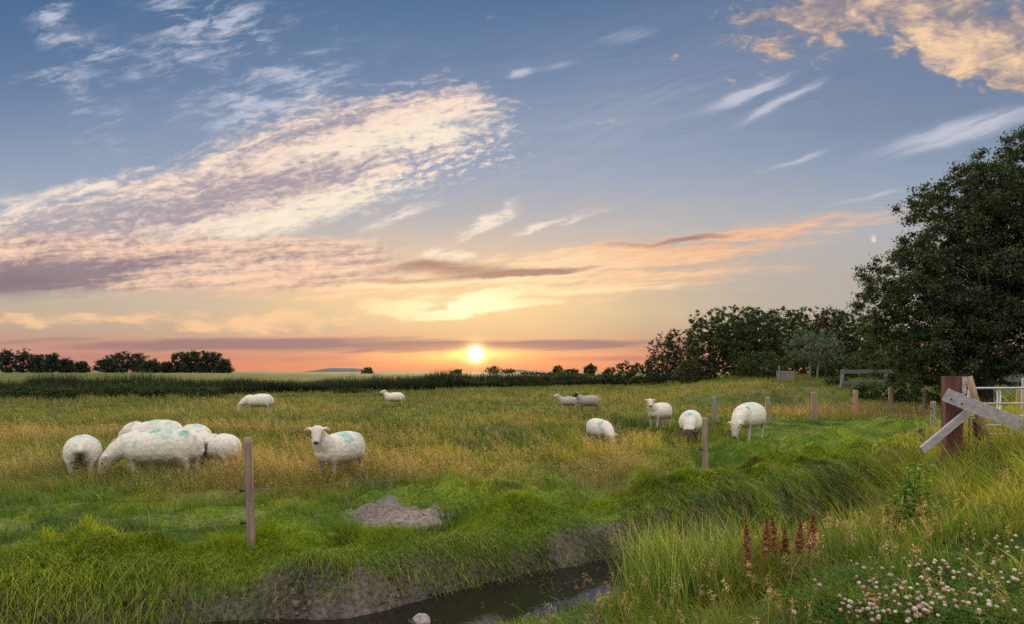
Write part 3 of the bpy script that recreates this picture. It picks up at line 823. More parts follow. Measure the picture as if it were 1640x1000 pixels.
def clods():
    """crumbs of earth on the clay face and the trodden patch"""
    x, y, a, o, toward = along_lip(2600, 26.5, 36.5, -0.72, -0.12)
    n2_ = 60; x = np.concatenate([x, rng.normal(-1.42, .42, n2_)]); y = np.concatenate([y, rng.normal(8.85, .34, n2_)])
    k = rng.uniform(0, 1, len(x)) < np.clip(.3 + fbm(x * 3, y * 3, 3, 261), 0, 1); x, y = x[k], y[k]
    z = ground(x, y); k = z > WATER - .02; x, y, z = x[k], y[k], z[k]; n = len(x)
    bm = bmesh.new(); bmesh.ops.create_icosphere(bm, subdivisions=2, radius=1.0); bv = np.array([v.co for v in bm.verts]); bf = np.array([[v.index for v in f.verts] for f in bm.faces]); bm.free()
    r = rng.uniform(.006, .022, n) * np.where(rng.uniform(0, 1, n) < .12, 1.9, 1)
    V = bv[None] * (1 + rng.normal(0, .16, (n, len(bv), 1))) * r[:, None, None] * rng.uniform(.6, 1.3, (n, 1, 3)) + np.stack([x, y, z], 1)[:, None]
    c = np.array((.13, .105, .09)) * np.clip(rng.normal(1, .3, n), .4, 1.8)[:, None]
    c = np.where((np.hypot(x + 1.42, y - 8.85) < 1.1)[:, None], c * 1.7, c)
    return V.reshape(-1, 3), np.zeros((0, 4), int), (bf[None] + (np.arange(n) * len(bv))[:, None, None]).reshape(-1, 3), np.repeat(c, len(bv), 0)
stuff('soil_clods', [clods()], attr_mat('clod_soil', rough=.95, bump=.6, bscale=60, nvar=.3))

# the belt of reeds across the far side of the pasture
def reed_belt():
    line = np.array([(-75, 38), (-34, 48), (-12.7, 64), (6, 88), (17.5, 106), (34, 118)], float)
    n = 90000; seg = np.linalg.norm(np.diff(line, axis=0), axis=1); acc = np.concatenate([[0], np.cumsum(seg)])
    wgt = np.interp(np.linspace(0, acc[-1], 400), acc, [2.2, 2.2, 1.3, .8, .6, .45]); cdf = np.cumsum(wgt); cdf /= cdf[-1]
    a = np.interp(rng.uniform(0, 1, n), cdf, np.linspace(0, acc[-1], 400))
    k = np.clip(np.searchsorted(acc, a) - 1, 0, len(seg) - 1); d = (line[k + 1] - line[k]) / seg[k][:, None]
    p = line[k] + d * (a - acc[k])[:, None]; nr = np.stack([-d[:, 1], d[:, 0]], 1)
    o = rng.uniform(0, 1, n) ** 1.5 * 9
    q = p + nr * (o + 1.6 * fbm(a * .12, a * 0, 3, 215))[:, None]; x, y = q[:, 0], q[:, 1]
    tone = fbm(a * 0.25, o * 0.5, 3, 211)
    h = rng.uniform(0.75, 1.25, n) * (1 + 0.6 * fbm(a * 0.16, o * .3, 4, 221)) * np.interp(a, acc, [1.2, 1.25, 1.35, 1.4, 1.3, 1.1]) * lerp(.55, 1.05, ss(o + 1.5 * fbm(a * .3, o * 0, 2, 219), 0, 3.0))
    v = np.clip(rng.normal(1, 0.25, n), 0.4, 1.7)[:, None]
    c = lerp(np.array((0.012, 0.022, 0.007)), np.array((0.038, 0.058, 0.015)), np.clip(.3 + 1.1 * tone, 0, 1)[:, None]) * v * np.clip(.9 + .7 * fbm(a * .07, o * .4, 3, 231), .35, 1.5)[:, None]
    c = np.where((rng.uniform(0, 1, n) < 0.06)[:, None], np.array((0.16, 0.12, 0.05)) * v, c)
    return blades(np.stack([x, y, ground(x, y) - .02], 1), h, rng.uniform(0.03, 0.07, n) * y / 60, rng.uniform(0, 6.28, n), rng.uniform(0.05, 0.3, n), rng.uniform(0, .2, n), c, c * 1.4)
stuff('reed_belt', [reed_belt()], GRASS)
# ------------------------------------------------------------------ sheep
WOOL = attr_mat('wool', rough=1.0, bump=0.4, bscale=26, nvar=0.13, trans=0.16, spec=0.0, sheen=0.3)
WHITE_FACE = (0.70, 0.63, 0.56); DARK_FACE = (0.075, 0.055, 0.045); TURQ = (0.02, 0.40, 0.33); BLUE = (0.20, 0.52, 0.56)

def sheep(label, px, d, heading, scale=1.0, pose='graze', yaw=0.0, pitch=32.0, face=WHITE_FACE, marks=(), stretch=1.0, fat=1.0, dirty=0.0, legs=None, x=None, vox=0.016, step=0.0, turn=0.0, tone=1.0):
    x0 = (px - 820) / F * d
    root = empty('sheep', (x0, d, gz(x0, d)), math.radians(heading))
    tag(root, label, 'sheep', 'sheep in the pasture')
    mb = MB(); S_ = stretch
    f = fat
    gr = -.03 if pose == 'graze' else 0.0
    body = [(-.60, .585, .06, .09), (-.575, .585, .155, .18), (-.48, .58, .235, .25), (-.30, .575, .28, .285), (-.08, .57, .30, .29), (.12, .56 + gr * .5, .285, .27),
            (.28, .57 + gr, .24, .24), (.42, .585 + gr, .17, .185), (.50, .59 + gr, .06, .09)]
    mb.tube([(a * S_, 0, z) for a, z, ry, rz in body], [(ry * f, rz * (f * .5 + .5)) for a, z, ry, rz in body], n=20, side=(0, 1, 0))
    T = math.radians(turn)
    def rot(p): # swing of the neck sideways about the shoulder
        dx_ = p[0] - .36; return Vector((.36 * S_ + dx_ * math.cos(T) - p[1] * math.sin(T), dx_ * math.sin(T) + p[1] * math.cos(T), p[2]))
    if pose == 'graze':
        neck = [(.26, 0, .62), (.44, 0, .60), (.59, 0, .50), (.70, 0, .385)]; nr = [.22, .185, .15, .115]
        h0 = Vector((.70, 0, .40)); hd = Vector((.40, 0, -.92))
    else:
        neck = [(.22, 0, .58), (.36, 0, .67), (.46, 0, .77), (.51, 0, .87)]; nr = [.225, .195, .155, .115]
        h0 = Vector((.53, 0, .91)); hd = None
    mb.tube([rot(p) for p in neck], nr, n=16, side=(-math.sin(T), math.cos(T), 0))
    h0 = rot(h0)
    if hd is None:
        yw = math.radians(yaw) + T; pt = math.radians(pitch)
        hd = Vector((math.cos(yw) * math.cos(pt), math.sin(yw) * math.cos(pt), -math.sin(pt)))
    else:
        hd = Vector((hd.x * math.cos(T), hd.x * math.sin(T), hd.z)).normalized()
    hs = Vector((0, 0, 1)).cross(hd).normalized(); hu = hd.cross(hs)
    HS = 1.16
    st = [(-.075, .05, .05), (-.05, .085, .083), (.02, .092, .098), (.09, .082, .090), (.15, .062, .068), (.21, .050, .050), (.245, .043, .038), (.262, .022, .02)]
    st = [(t * HS, a * HS, b * HS) for t, a, b in st]
    drop = lambda t: hu * (-0.018 * max(0, t / .26))
    mb.tube([h0 + hd * t + drop(t) for t, a, b in st], [(a, b) for t, a, b in st], n=14, side=hs)
    ears = []
    for k in (-1, 1):
        e0 = h0 + hs * (k * .08) + hu * .05 - hd * .01; e1 = e0 + hs * (k * .075) + hu * .006 - hd * .01; e2 = e0 + hs * (k * .145) - hu * .03 + hd * .02
        mb.tube([e0, e1, e2], [(.030, .020), (.046, .020), (.012, .011)], n=8, side=hd)
        ears.append((e1 + e2) / 2)
    sw = step
    LEG = [((.27, .13, .45), (.275, .125, .26), (.285, .12, .10), (.30, .12, .02), .075, .040, .030, .036, -sw), ((.27, -.13, .45), (.275, -.125, .26), (.285, -.12, .10), (.30, -.12, .02), .075, .040, .030, .036, sw),
           ((-.40, .15, .50), (-.50, .14, .27), (-.475, .135, .10), (-.455, .135, .02), .105, .042, .030, .036, sw), ((-.40, -.15, .50), (-.50, -.14, .27), (-.475, -.135, .10), (-.455, -.135, .02), .105, .042, .030, .036, -sw)]
    for a, b, c, e, r0, r1, r2, r3, o in LEG:
        q = [Vector(a), Vector(b) + Vector((o * .5, 0, 0)), Vector(c) + Vector((o, 0, 0)), Vector(e) + Vector((o * 1.1, 0, 0)), Vector((e[0] + o * 1.1 + .01, e[1], -.02))]
        q = [Vector((v.x * S_, v.y * f, v.z)) for v in q]
        mb.tube([q[0], q[0].lerp(q[1], .5), q[1], q[2], q[3], q[4]], [r0 * 1.05, (r0 + r1) * .52, r1, r2, r3, r3], n=10)
    mb.tube([(-.57 * S_, 0, .70), (-.635 * S_, 0, .64), (-.645 * S_, 0, .50), (-.63 * S_, 0, .42)], [.05, .05, .045, .025], n=8, side=(0, 1, 0))
    me = bpy.data.meshes.new('tmp'); me.from_pydata(mb.v, [], mb.f)
    tmp = bpy.data.objects.new('tmp', me); C.objects.link(tmp)
    md = tmp.modifiers.new('r', 'REMESH'); md.mode = 'VOXEL'; md.voxel_size = vox
    sm = tmp.modifiers.new('s', 'SMOOTH'); sm.factor = 0.5; sm.iterations = 5
    ev = tmp.evaluated_get(bpy.context.evaluated_depsgraph_get())
    me2 = bpy.data.meshes.new_from_object(ev)
    bpy.data.objects.remove(tmp)
    nv = len(me2.vertices); co = np.empty(nv * 3, np.float32); me2.vertices.foreach_get('co', co); co = co.reshape(-1, 3).astype(float)
    no = np.empty(nv * 3, np.float32); me2.vertices.foreach_get('normal', no); no = no.reshape(-1, 3)
    rel = co - np.array(h0); th = rel @ np.array(hd); rh = np.linalg.norm(rel - th[:, None] * np.array(hd), axis=1)
    ishead = ss(th, -.01, .03) * (rh < .30) * ss(.15 - rh, 0, .02)
    isear = np.zeros(nv)
    for e in ears: isear = np.maximum(isear, ss(.075 - np.linalg.norm(co - np.array(e), axis=1), 0, .02))
    isleg = ss(.34 - co[:, 2], 0, .05) * (rh > .17)
    bare = np.clip(ishead + isear + isleg, 0, 1)
    seed = len(label)
    lump = np.array([mnoise.fractal(Vector(p) * 13 + Vector((seed, 0, 0)), 0.9, 2.0, 3) for p in co]); fine = np.array([mnoise.noise(Vector(p) * 42) for p in co])
    co2 = co + no * ((lump * .0055 + fine * .0035) * (1 - bare))[:, None]
    me2.vertices.foreach_set('co', (co2.astype(np.float32) * 1.0).ravel())
    # colours that belong to the coat
    base = np.array((0.82, 0.775, 0.705)) * tone
    c = np.tile(base, (nv, 1)) * (1 + 0.07 * lump + 0.08 * fine)[:, None]
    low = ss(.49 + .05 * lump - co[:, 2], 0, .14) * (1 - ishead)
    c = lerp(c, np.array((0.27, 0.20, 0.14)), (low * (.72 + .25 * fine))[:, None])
    c = lerp(c, np.array(legs or face) * 0.85, (isleg)[:, None])
    if dirty:
        dm = ss(-co[:, 0] / S_, .42, .58) * np.exp(-(co[:, 1] / .115) ** 2) * ss(.66 - co[:, 2], 0, .1) * dirty
        c = lerp(c, np.array((0.06, 0.04, 0.028)), np.clip(dm * (1.15 + .5 * fine), 0, 1)[:, None])
    c = lerp(c, np.array(face), ishead[:, None]); 
    c = lerp(c, np.array(face) * np.array((.92, .66, .58)), isear[:, None])
    nose = ss(th, .276, .292) * (rh < .05); c = lerp(c, np.array((0.10, 0.06, 0.055)), nose[:, None] * .9)
    for k in (-1, 1):
        e = np.array(h0 + hd * .085 + hs * (k * .088) + hu * .042)
        c = lerp(c, np.array((0.015, 0.012, 0.01)), ss(.022 - np.linalg.norm(co - e, axis=1), 0, .008)[:, None])
    for (mx, my, mz, r, col, k) in marks:
        dd = np.sqrt(((co[:, 0] / S_ - mx) / r) ** 2 + ((co[:, 1] - my) / r) ** 2 + ((co[:, 2] - mz) / (r * 1.3)) ** 2) + 0.45 * lump + .3 * fine
        c = lerp(c, np.array(col), (ss(1.2 - dd, 0, 1.0) * k)[:, None])
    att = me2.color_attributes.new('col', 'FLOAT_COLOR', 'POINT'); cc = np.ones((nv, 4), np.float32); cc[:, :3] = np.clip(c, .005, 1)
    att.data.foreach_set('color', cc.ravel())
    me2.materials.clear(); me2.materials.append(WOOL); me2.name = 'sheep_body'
    me2.polygons.foreach_set('use_smooth', np.ones(len(me2.polygons), bool))
    o = obj('body', me2, root); 
    root.scale = (scale, scale, scale)
    return root

B = lambda x, r=.13, k=.6, col=BLUE: (x, 0.0, .83, r, col, k)
sheep('white sheep seen from behind with a dark dirty rump, far left of the flock', 133, 11.9, 118, .98, dirty=1.0, marks=[B(-.30, .2, .5)])
sheep('largest white ewe grazing side on with two turquoise streaks on its back', 252, 11.75, 180, 1.08, turn=24, stretch=1.10, fat=1.05, marks=[(-.02, .10, .80, .10, TURQ, .95), (-.44, .12, .80, .10, TURQ, .9), (-.22, .12, .80, .2, BLUE, .5), (.2, .25, .62, .06, TURQ, .4)])
sheep('sheep grazing right behind the largest ewe with only its blue-marked back showing', 243, 13.9, 178, 1.02, turn=-20, marks=[(-.1, .1, .84, .15, BLUE, .5), (-.42, .1, .84, .10, TURQ, .4)])
sheep('sheep hidden behind the rump of the largest ewe, a pale blue patch on its back', 311, 13.6, 128, .97, marks=[(-.3, 0, .82, .2, BLUE, .65)])
sheep('small sheep with a dark tail tucked beside the largest ewe\'s hind leg', 313, 12.95, 138, .84, dirty=.8, marks=[(-.25, 0, .82, .17, TURQ, .6)])
sheep('sheep turned half away at the right end of the left-hand group, small turquoise spot', 353, 12.75, 140, .86, marks=[(-.05, .1, .8, .10, TURQ, .85), (-.3, 0, .8, .12, BLUE, .3)])
sheep('white sheep standing with raised head staring into the camera, pink ears', 541, 11.3, 246, .95, pose='stand', yaw=34, pitch=32, vox=.013, marks=[(-.02, .14, .76, .19, BLUE, .75), (-.40, .10, .76, .18, BLUE, .6)], step=.04)
sheep('unmarked white sheep grazing alone on the far left grass, head down to the left', 413, 29.5, 180, 1.02, turn=20)
sheep('small white lamb standing alone in the middle distance, head raised', 630, 36, 186, .88, pose='stand', yaw=20, pitch=12)
sheep('slim pale sheep standing partly behind the dark-faced one', 908, 33, 182, .80, tone=.6, pose='stand', yaw=0, pitch=5)
sheep('dark-faced sheep with dark legs standing side on in the distance', 941, 31.8, 180, .90, tone=.52, pose='stand', yaw=14, pitch=20, face=DARK_FACE, legs=(.12, .09, .07))
sheep('sheep seen from the back sunk in straw-coloured grass, green star mark on its side', 961, 17.0, -70, .83, marks=[(.30, -.12, .74, .09, TURQ, 1.0), (.2, -.1, .8, .2, BLUE, .3)])
sheep('white-faced sheep with ears out looking at the camera from the middle right', 1055, 21.8, 226, .95, pose='stand', yaw=38, pitch=27, marks=[(-.1, .05, .82, .16, BLUE, .35)])
sheep('dark-faced sheep grazing towards the camera behind a fence post, green spot', 1106, 17.5, -108, .98, face=(.13, .095, .08), marks=[(.42, .0, .75, .09, TURQ, 1.0), (.38, 0, .78, .2, BLUE, .4)])
sheep('big round white sheep grazing head on with a white face, green spot on its shoulder', 1198, 18.9, -130, 1.20, fat=1.08, marks=[(.34, .12, .73, .075, TURQ, 1.0), (.1, .1, .83, .25, BLUE, .3)])
# ------------------------------------------------------------------ fence posts
PINK_WOOD = wood_mat('weathered_pink_wood', (0.18, 0.105, 0.085), (0.40, 0.29, 0.25), (26, 26, 2.2))
GREY_WOOD = wood_mat('weathered_grey_wood', (0.13, 0.115, 0.105), (0.36, 0.32, 0.29), (26, 26, 2.2))
TAN_WOOD = wood_mat('weathered_tan_wood', (0.20, 0.13, 0.085), (0.42, 0.30, 0.21), (26, 26, 2.2))
DARK_WOOD = wood_mat('old_dark_wood', (0.018, 0.014, 0.012), (0.07, 0.055, 0.045), (26, 26, 2.2))
BLACK_PLASTIC = wood_mat('black_plastic', (0.012, 0.012, 0.013), (0.03, 0.03, 0.03), (5, 5, 5), rough=.4)
STEEL_WIRE = wood_mat('dull_wire', (0.16, 0.17, 0.16), (0.32, 0.33, 0.31), (9, 9, 9), rough=.5, metal=.4)
GALV = wood_mat('galvanised_tube', (0.34, 0.37, 0.40), (0.55, 0.58, 0.60), (14, 14, 14), rough=.45, metal=.5, bump=.1)
PALE_BOARD = wood_mat('pale_grey_board', (0.30, 0.28, 0.32), (0.52, 0.485, 0.54), (2, 22, 22), bump=.3)
RED_WOOD = wood_mat('old_red_brown_sleeper', (0.055, 0.020, 0.020), (0.22, 0.075, 0.070), (16, 16, 1.6))

def post(label, px, d, height, r, mat, lean=(0, 0), insul=(), group='fence posts round the pasture'):
    x = (px - 820) / F * d; z = gz(x, d)
    root = empty('fence_post', (x, d, z)); tag(root, label, 'fence post', group)
    mb = MB(); n = 9
    pts = [(lean[0] * t + .006 * math.sin(5 * t + px), lean[1] * t, -0.25 + (height + .25) * t) for t in [0, .2, .4, .6, .8, .95, 1.0]]
    mb.tube(pts, [r * k for k in (1.05, 1.04, 1.0, 1.0, .98, .96, .86)], n=12, wob=.04)
    mb.build('shaft', mat, root, smooth=True)
    for hz in insul:
        t = (hz + .25) / (height + .25)
        m2 = MB(); m2.tube([(lean[0] * t - r * .8, -r * .3, hz), (lean[0] * t - r - .035, -r * .3, hz), (lean[0] * t - r - .05, -r * .3, hz + .004)], [.012, .018, .02], n=8)
        m2.tube([(lean[0] * t - r - .045, -r * .3, hz - .02), (lean[0] * t - r - .045, -r * .3, hz + .02)], [.012, .012], n=8)
        m2.build('insulator', BLACK_PLASTIC, root)
    return root, Vector((x, d, z))
_, P1 = post('thick pinkish post nearest the camera at the edge of the grassy bank', 403, 7.0, 1.12, .041, PINK_WOOD, (-.035, 0), (.25, .58))
_, P2 = post('pinkish post with a black insulator beside the dark-faced grazing sheep', 1129, 11.3, 1.11, .050, PINK_WOOD, (0.0, 0), (.25, .58))
row = [(1145, 24.2, 'greyest thin post, left end of the row behind the big round sheep', GREY_WOOD), (1230, 24.0, 'tan post standing right behind the big round sheep', TAN_WOOD), (1305, 25.5, 'tan post in the middle of the far row, in front of dark bushes', PINK_WOOD),
       (1370, 28.0, 'tan post in front of the left end of the grey board fence', TAN_WOOD), (1428, 30.0, 'tan post in front of the right end of the grey board fence', TAN_WOOD), (1481, 31.4, 'tan post at the right end of the far row near the gate', PINK_WOOD)]
RP = []
for px, d, lab, m in row:
    RP.append(post(lab, px, d, (.98 if px > 1200 else 1.0) * (1.08 if px > 1300 else .95), .085 if d < 25 else .10, m, (random.uniform(-.03, .03), 0))[1])
_, P3 = post('pale post with two insulators just left of the gate', 1494, 19.4, 1.02, .072, GREY_WOOD, (.02, 0), (.32, .82))
_, P4 = post('short black stub of a post left of the gate', 1476, 16.6, .50, .075, DARK_WOOD, (.0, 0))

def wire(label, a, b, sag=.06, r=.0014):
    mb = MB(); N = 14
    mb.tube([Vector(a).lerp(Vector(b), k / N) - Vector((0, 0, sag * 4 * (k / N) * (1 - k / N))) for k in range(N + 1)], [r] * (N + 1), n=5)
    o = mb.build('fence_wire', STEEL_WIRE); tag(o, label, 'wire', 'fence wires')
P0 = Vector((-9.2, 4.6, gz(-9.2, 4.6)))
up = lambda p, h, dx_=-.09: Vector((p.x + dx_, p.y - .02, p.z + h))
wire('upper wire running left from the nearest post', up(P0, .58), up(P1, .58), .05)
wire('lower wire running left from the nearest post', up(P0, .25), up(P1, .25), .05)
wire('upper wire between the nearest post and the post by the dark-faced sheep', up(P1, .58), up(P2, .58), .05)
wire('lower wire between the nearest post and the post by the dark-faced sheep', up(P1, .25), up(P2, .25), .05)
wire('upper wire from the post by the dark-faced sheep to the pale post near the gate', up(P2, .58), up(P3, .82), .05)
wire('lower wire from the post by the dark-faced sheep to the pale post near the gate', up(P2, .25), up(P3, .32), .05)

# ------------------------------------------------------------------ gate and its braced post
GD_ = 12.3
def gate_group():
    b = pix(1531, 706, GD_); z0 = gz(b.x, b.y)
    root = empty('gatepost', (b.x, b.y, z0)); tag(root, 'broad old red-brown gatepost braced by pale boards and a leaning pole', 'gatepost')
    def L(px, py, dd=0.0):
        p = pix(px, py, GD_ + dd); return Vector((p.x - b.x, p.y - b.y, p.z - z0))
    top = L(1531, 603).z
    m = MB(); m.board((0, 0.10, -.3), (0, 0.10, top), .32, .16, up=(1, 0, 0), bev=.012); m.build('post', RED_WOOD, root)
    m = MB(); m.board((.145, -.004, top - .32), (.145, -.004, top - .004), .07, .03, up=(1, 0, 0)); m.build('edge_batten', PALE_BOARD, root)
    m = MB(); m.board(L(1513, 632, -.06), L(1660, 692, -.75), .235, .04, up=(0, 0, 1)); m.build('long_board', PALE_BOARD, root)
    m = MB(); m.board(L(1551, 660, -.02), L(1476, 722, -.25), .15, .045, up=(0, 0, 1)); m.build('brace_board', PALE_BOARD, root)
    for px_, py_ in ((1524, 640), (1541, 647)):
        m = MB(); q = L(px_, py_, -.105 - (px_ - 1513) * .0047); m.tube([q + Vector((0, .02, 0)), q + Vector((0, -.012, 0))], [.014, .012], n=8, side=(1, 0, 0)); m.build('bolt', DARK_WOOD, root)
    m = MB(); m.tube([L(1552, 603, .35), L(1564, 650, .28), L(1579, 712, .22)], [.055, .07, .085], n=10, wob=.05); m.build('leaning_pole', TAN_WOOD, root, True)
    m = MB(); m.board(L(1563, 670, .32), L(1567, 712, .32), .12, .05, up=(1, 0, 0)); m.build('stub_board', RED_WOOD, root)
gate_group()
def tube_gate():
    a = pix(1552, 700, GD_ + .45); z0 = gz(a.x, a.y)
    root = empty('metal_gate', (a.x, a.y, z0)); tag(root, 'galvanised tubular metal gate behind the pale sloping board', 'gate')
    w, h0, h1 = 3.3, .10, None
    top = pix(1552, 622, GD_ + .45).z - z0
    dirv = Vector((1, .12, 0)).normalized()
    hs = [top, top - .29, top - .52, top - .70, top - .86, top - 1.0]
    m = MB()
    pts = [(0, 0, hs[-1]), (0, 0, hs[0] - .04), tuple(dirv * .04 + Vector((0, 0, hs[0]))), tuple(dirv * (w - .04) + Vector((0, 0, hs[0]))), tuple(dirv * w + Vector((0, 0, hs[0] - .04))), tuple(dirv * w + Vector((0, 0, hs[-1])))]
    m.tube(pts, [.021] * 6, n=10, side=(0, 1, 0)); m.build('frame', GALV, root, True)
    for h in hs[1:]:
        m = MB(); m.tube([dirv * .02 + Vector((0, 0, h)), dirv * (w - .02) + Vector((0, 0, h))], [.017, .017], n=8); m.build('rail', GALV, root, True)
    for t in (.60, .66):
        m = MB(); m.tube([dirv * t + Vector((0, .015, hs[-1])), dirv * t + Vector((0, .015, hs[0]))], [.012, .012], n=8); m.build('upright', GALV, root, True)
    m = MB(); m.tube([dirv * .8 + Vector((0, -.03, hs[-1])), dirv * 1.45 + Vector((0, -.03, hs[0]))], [.016, .016], n=8); m.build('diagonal_brace', GALV, root, True)
    x = a.x + .1
tube_gate()
def plain_post(name, label, px, py0, py1, d, w, mat, cat='post'):
    p = pix(px, py0, d); z0 = gz(p.x, p.y)
    root = empty(name, (p.x, p.y, z0)); tag(root, label, cat)
    m = MB(); m.tube([(0, 0, -.3), (0, 0, .4), (.004, 0, p.z - z0 - .02), (.004, 0, p.z - z0)], [w / 2, w / 2, w / 2 * .97, w / 2 * .85], n=12, wob=.04); m.build('shaft', mat, root, True)
    m = MB(); m.tube([(0, 0, p.z - z0 + .002), (0, 0, p.z - z0 + .012)], [w / 2 * .8, w / 2 * .6], n=12); m.build('end_cap', mat, root)
plain_post('round_post', 'pale round post beyond the metal gate at the right edge', 1642, 606, 690, 15.0, .14, PALE_BOARD)
plain_post('round_post', 'short tan round post seen through the metal gate', 1632, 624, 665, 17.5, .13, TAN_WOOD)

# ------------------------------------------------------------------ grey board fence under the trees
def board_fence():
    A, B_ = pix(1349, 620, 40.0), pix(1470, 620, 42.5); A.z, B_.z = gz(A.x, A.y), gz(B_.x, B_.y)
    root = empty('board_fence', A); tag(root, 'low grey board fence standing in front of the dark bushes', 'fence')
    d = B_ - A
    hz = CAM_Z - (592 - HOR) / F * 40 - A.z
    for t in (0, .56, 1.0):
        m = MB(); p = d * t; m.board(p + Vector((0, 0, -.3)), p + Vector((0, 0, hz)), .16, .14, up=(1, 0, 0)); m.build('post', GREY_WOOD, root)
    for h in (hz - .14, hz - .78):
        m = MB(); m.board(Vector((-.1, -.10, h)), d * 1.02 + Vector((0, -.10, h)), .23, .045); m.build('rail', DARKGREY, root)
    m = MB(); m.tube([(-.05, -.12, hz - .3), (-.28, -.3, -.05)], [.06, .07], n=8); m.build('stay', GREY_WOOD, root)
DARKGREY = wood_mat('grey_rail', (0.09, 0.095, 0.10), (0.20, 0.21, 0.22), (2, 30, 30))
board_fence()
def trough():
    p = pix(1258, 604, 50); z0 = gz(p.x, p.y)
    root = empty('wooden_crate', (p.x, p.y, z0)); tag(root, 'weathered grey wooden crate with a tall stake at its left under the dark bushes', 'crate')
    w, h, dp = 1.05, .72, .8
    for k in range(4):
        z = .09 + k * .185
        m = MB(); m.board((-w / 2, -dp / 2, z), (w / 2, -dp / 2, z + random.uniform(-.01, .01)), .16, .03); m.build('front_slat', GREY_WOOD, root)
        m = MB(); m.board((-w / 2, dp / 2, z), (w / 2, dp / 2, z), .16, .03); m.build('back_slat', GREY_WOOD, root)
        for sx_ in (-1, 1):
            m = MB(); m.board((sx_ * (w / 2 - .02), -dp / 2 + .02, z), (sx_ * (w / 2 - .02), dp / 2 - .02, z), .16, .03); m.build('end_slat', GREY_WOOD, root)
    m = MB(); m.tube([(-w / 2 - .1, -dp / 2, -.2), (-w / 2 - .1, -dp / 2, 1.15)], [.06, .05], n=8); m.build('stake', GREY_WOOD, root)
trough()
def shed():
    # corrugated pale sheeting of a low shelter beyond the gate
    p = pix(1622, 612, 33); z0 = gz(p.x, p.y)
    root = empty('sheep_shelter', (p.x, p.y + .6, z0)); tag(root, 'low shelter of pale corrugated sheet behind the gate under the big tree', 'shelter')
    top = CAM_Z - (598 - HOR) / F * 33 - z0
    n = 90; vs = []; fs = []
    for k in range(n):
        x = -1.2 + 3.0 * k / (n - 1); o = .02 * math.sin(k * 1.6)
        vs += [(x, o, top - .42), (x, o, top), (x, o + .012, top), (x, o + .012, top - .42)]
    for k in range(n - 1):
        for j in range(4): fs.append((4 * k + j, 4 * k + (j + 1) % 4, 4 * k + 4 + (j + 1) % 4, 4 * k + 4 + j))
    m = MB(); m.add(vs, fs); m.build('corrugated_sheet', GALV, root)
    m = MB(); m.add([(-1.25, -.1, top + .02), (1.85, -.1, top + .02), (1.85, 1.6, top - .2), (-1.25, 1.6, top - .2), (-1.25, -.1, top + .06), (1.85, -.1, top + .06), (1.85, 1.6, top - .16), (-1.25, 1.6, top - .16)],
                    [(0, 1, 2, 3), (7, 6, 5, 4), (0, 4, 5, 1), (1, 5, 6, 2), (2, 6, 7, 3), (3, 7, 4, 0)]); m.build('roof', DARKGREY, root)
    for x in (-1.15, 1.75):
        for y in (.06, 1.45):
            m = MB(); m.board((x, y, -.2), (x, y, top - .22), .1, .1, up=(1, 0, 0)); m.build('post', GREY_WOOD, root)
shed()

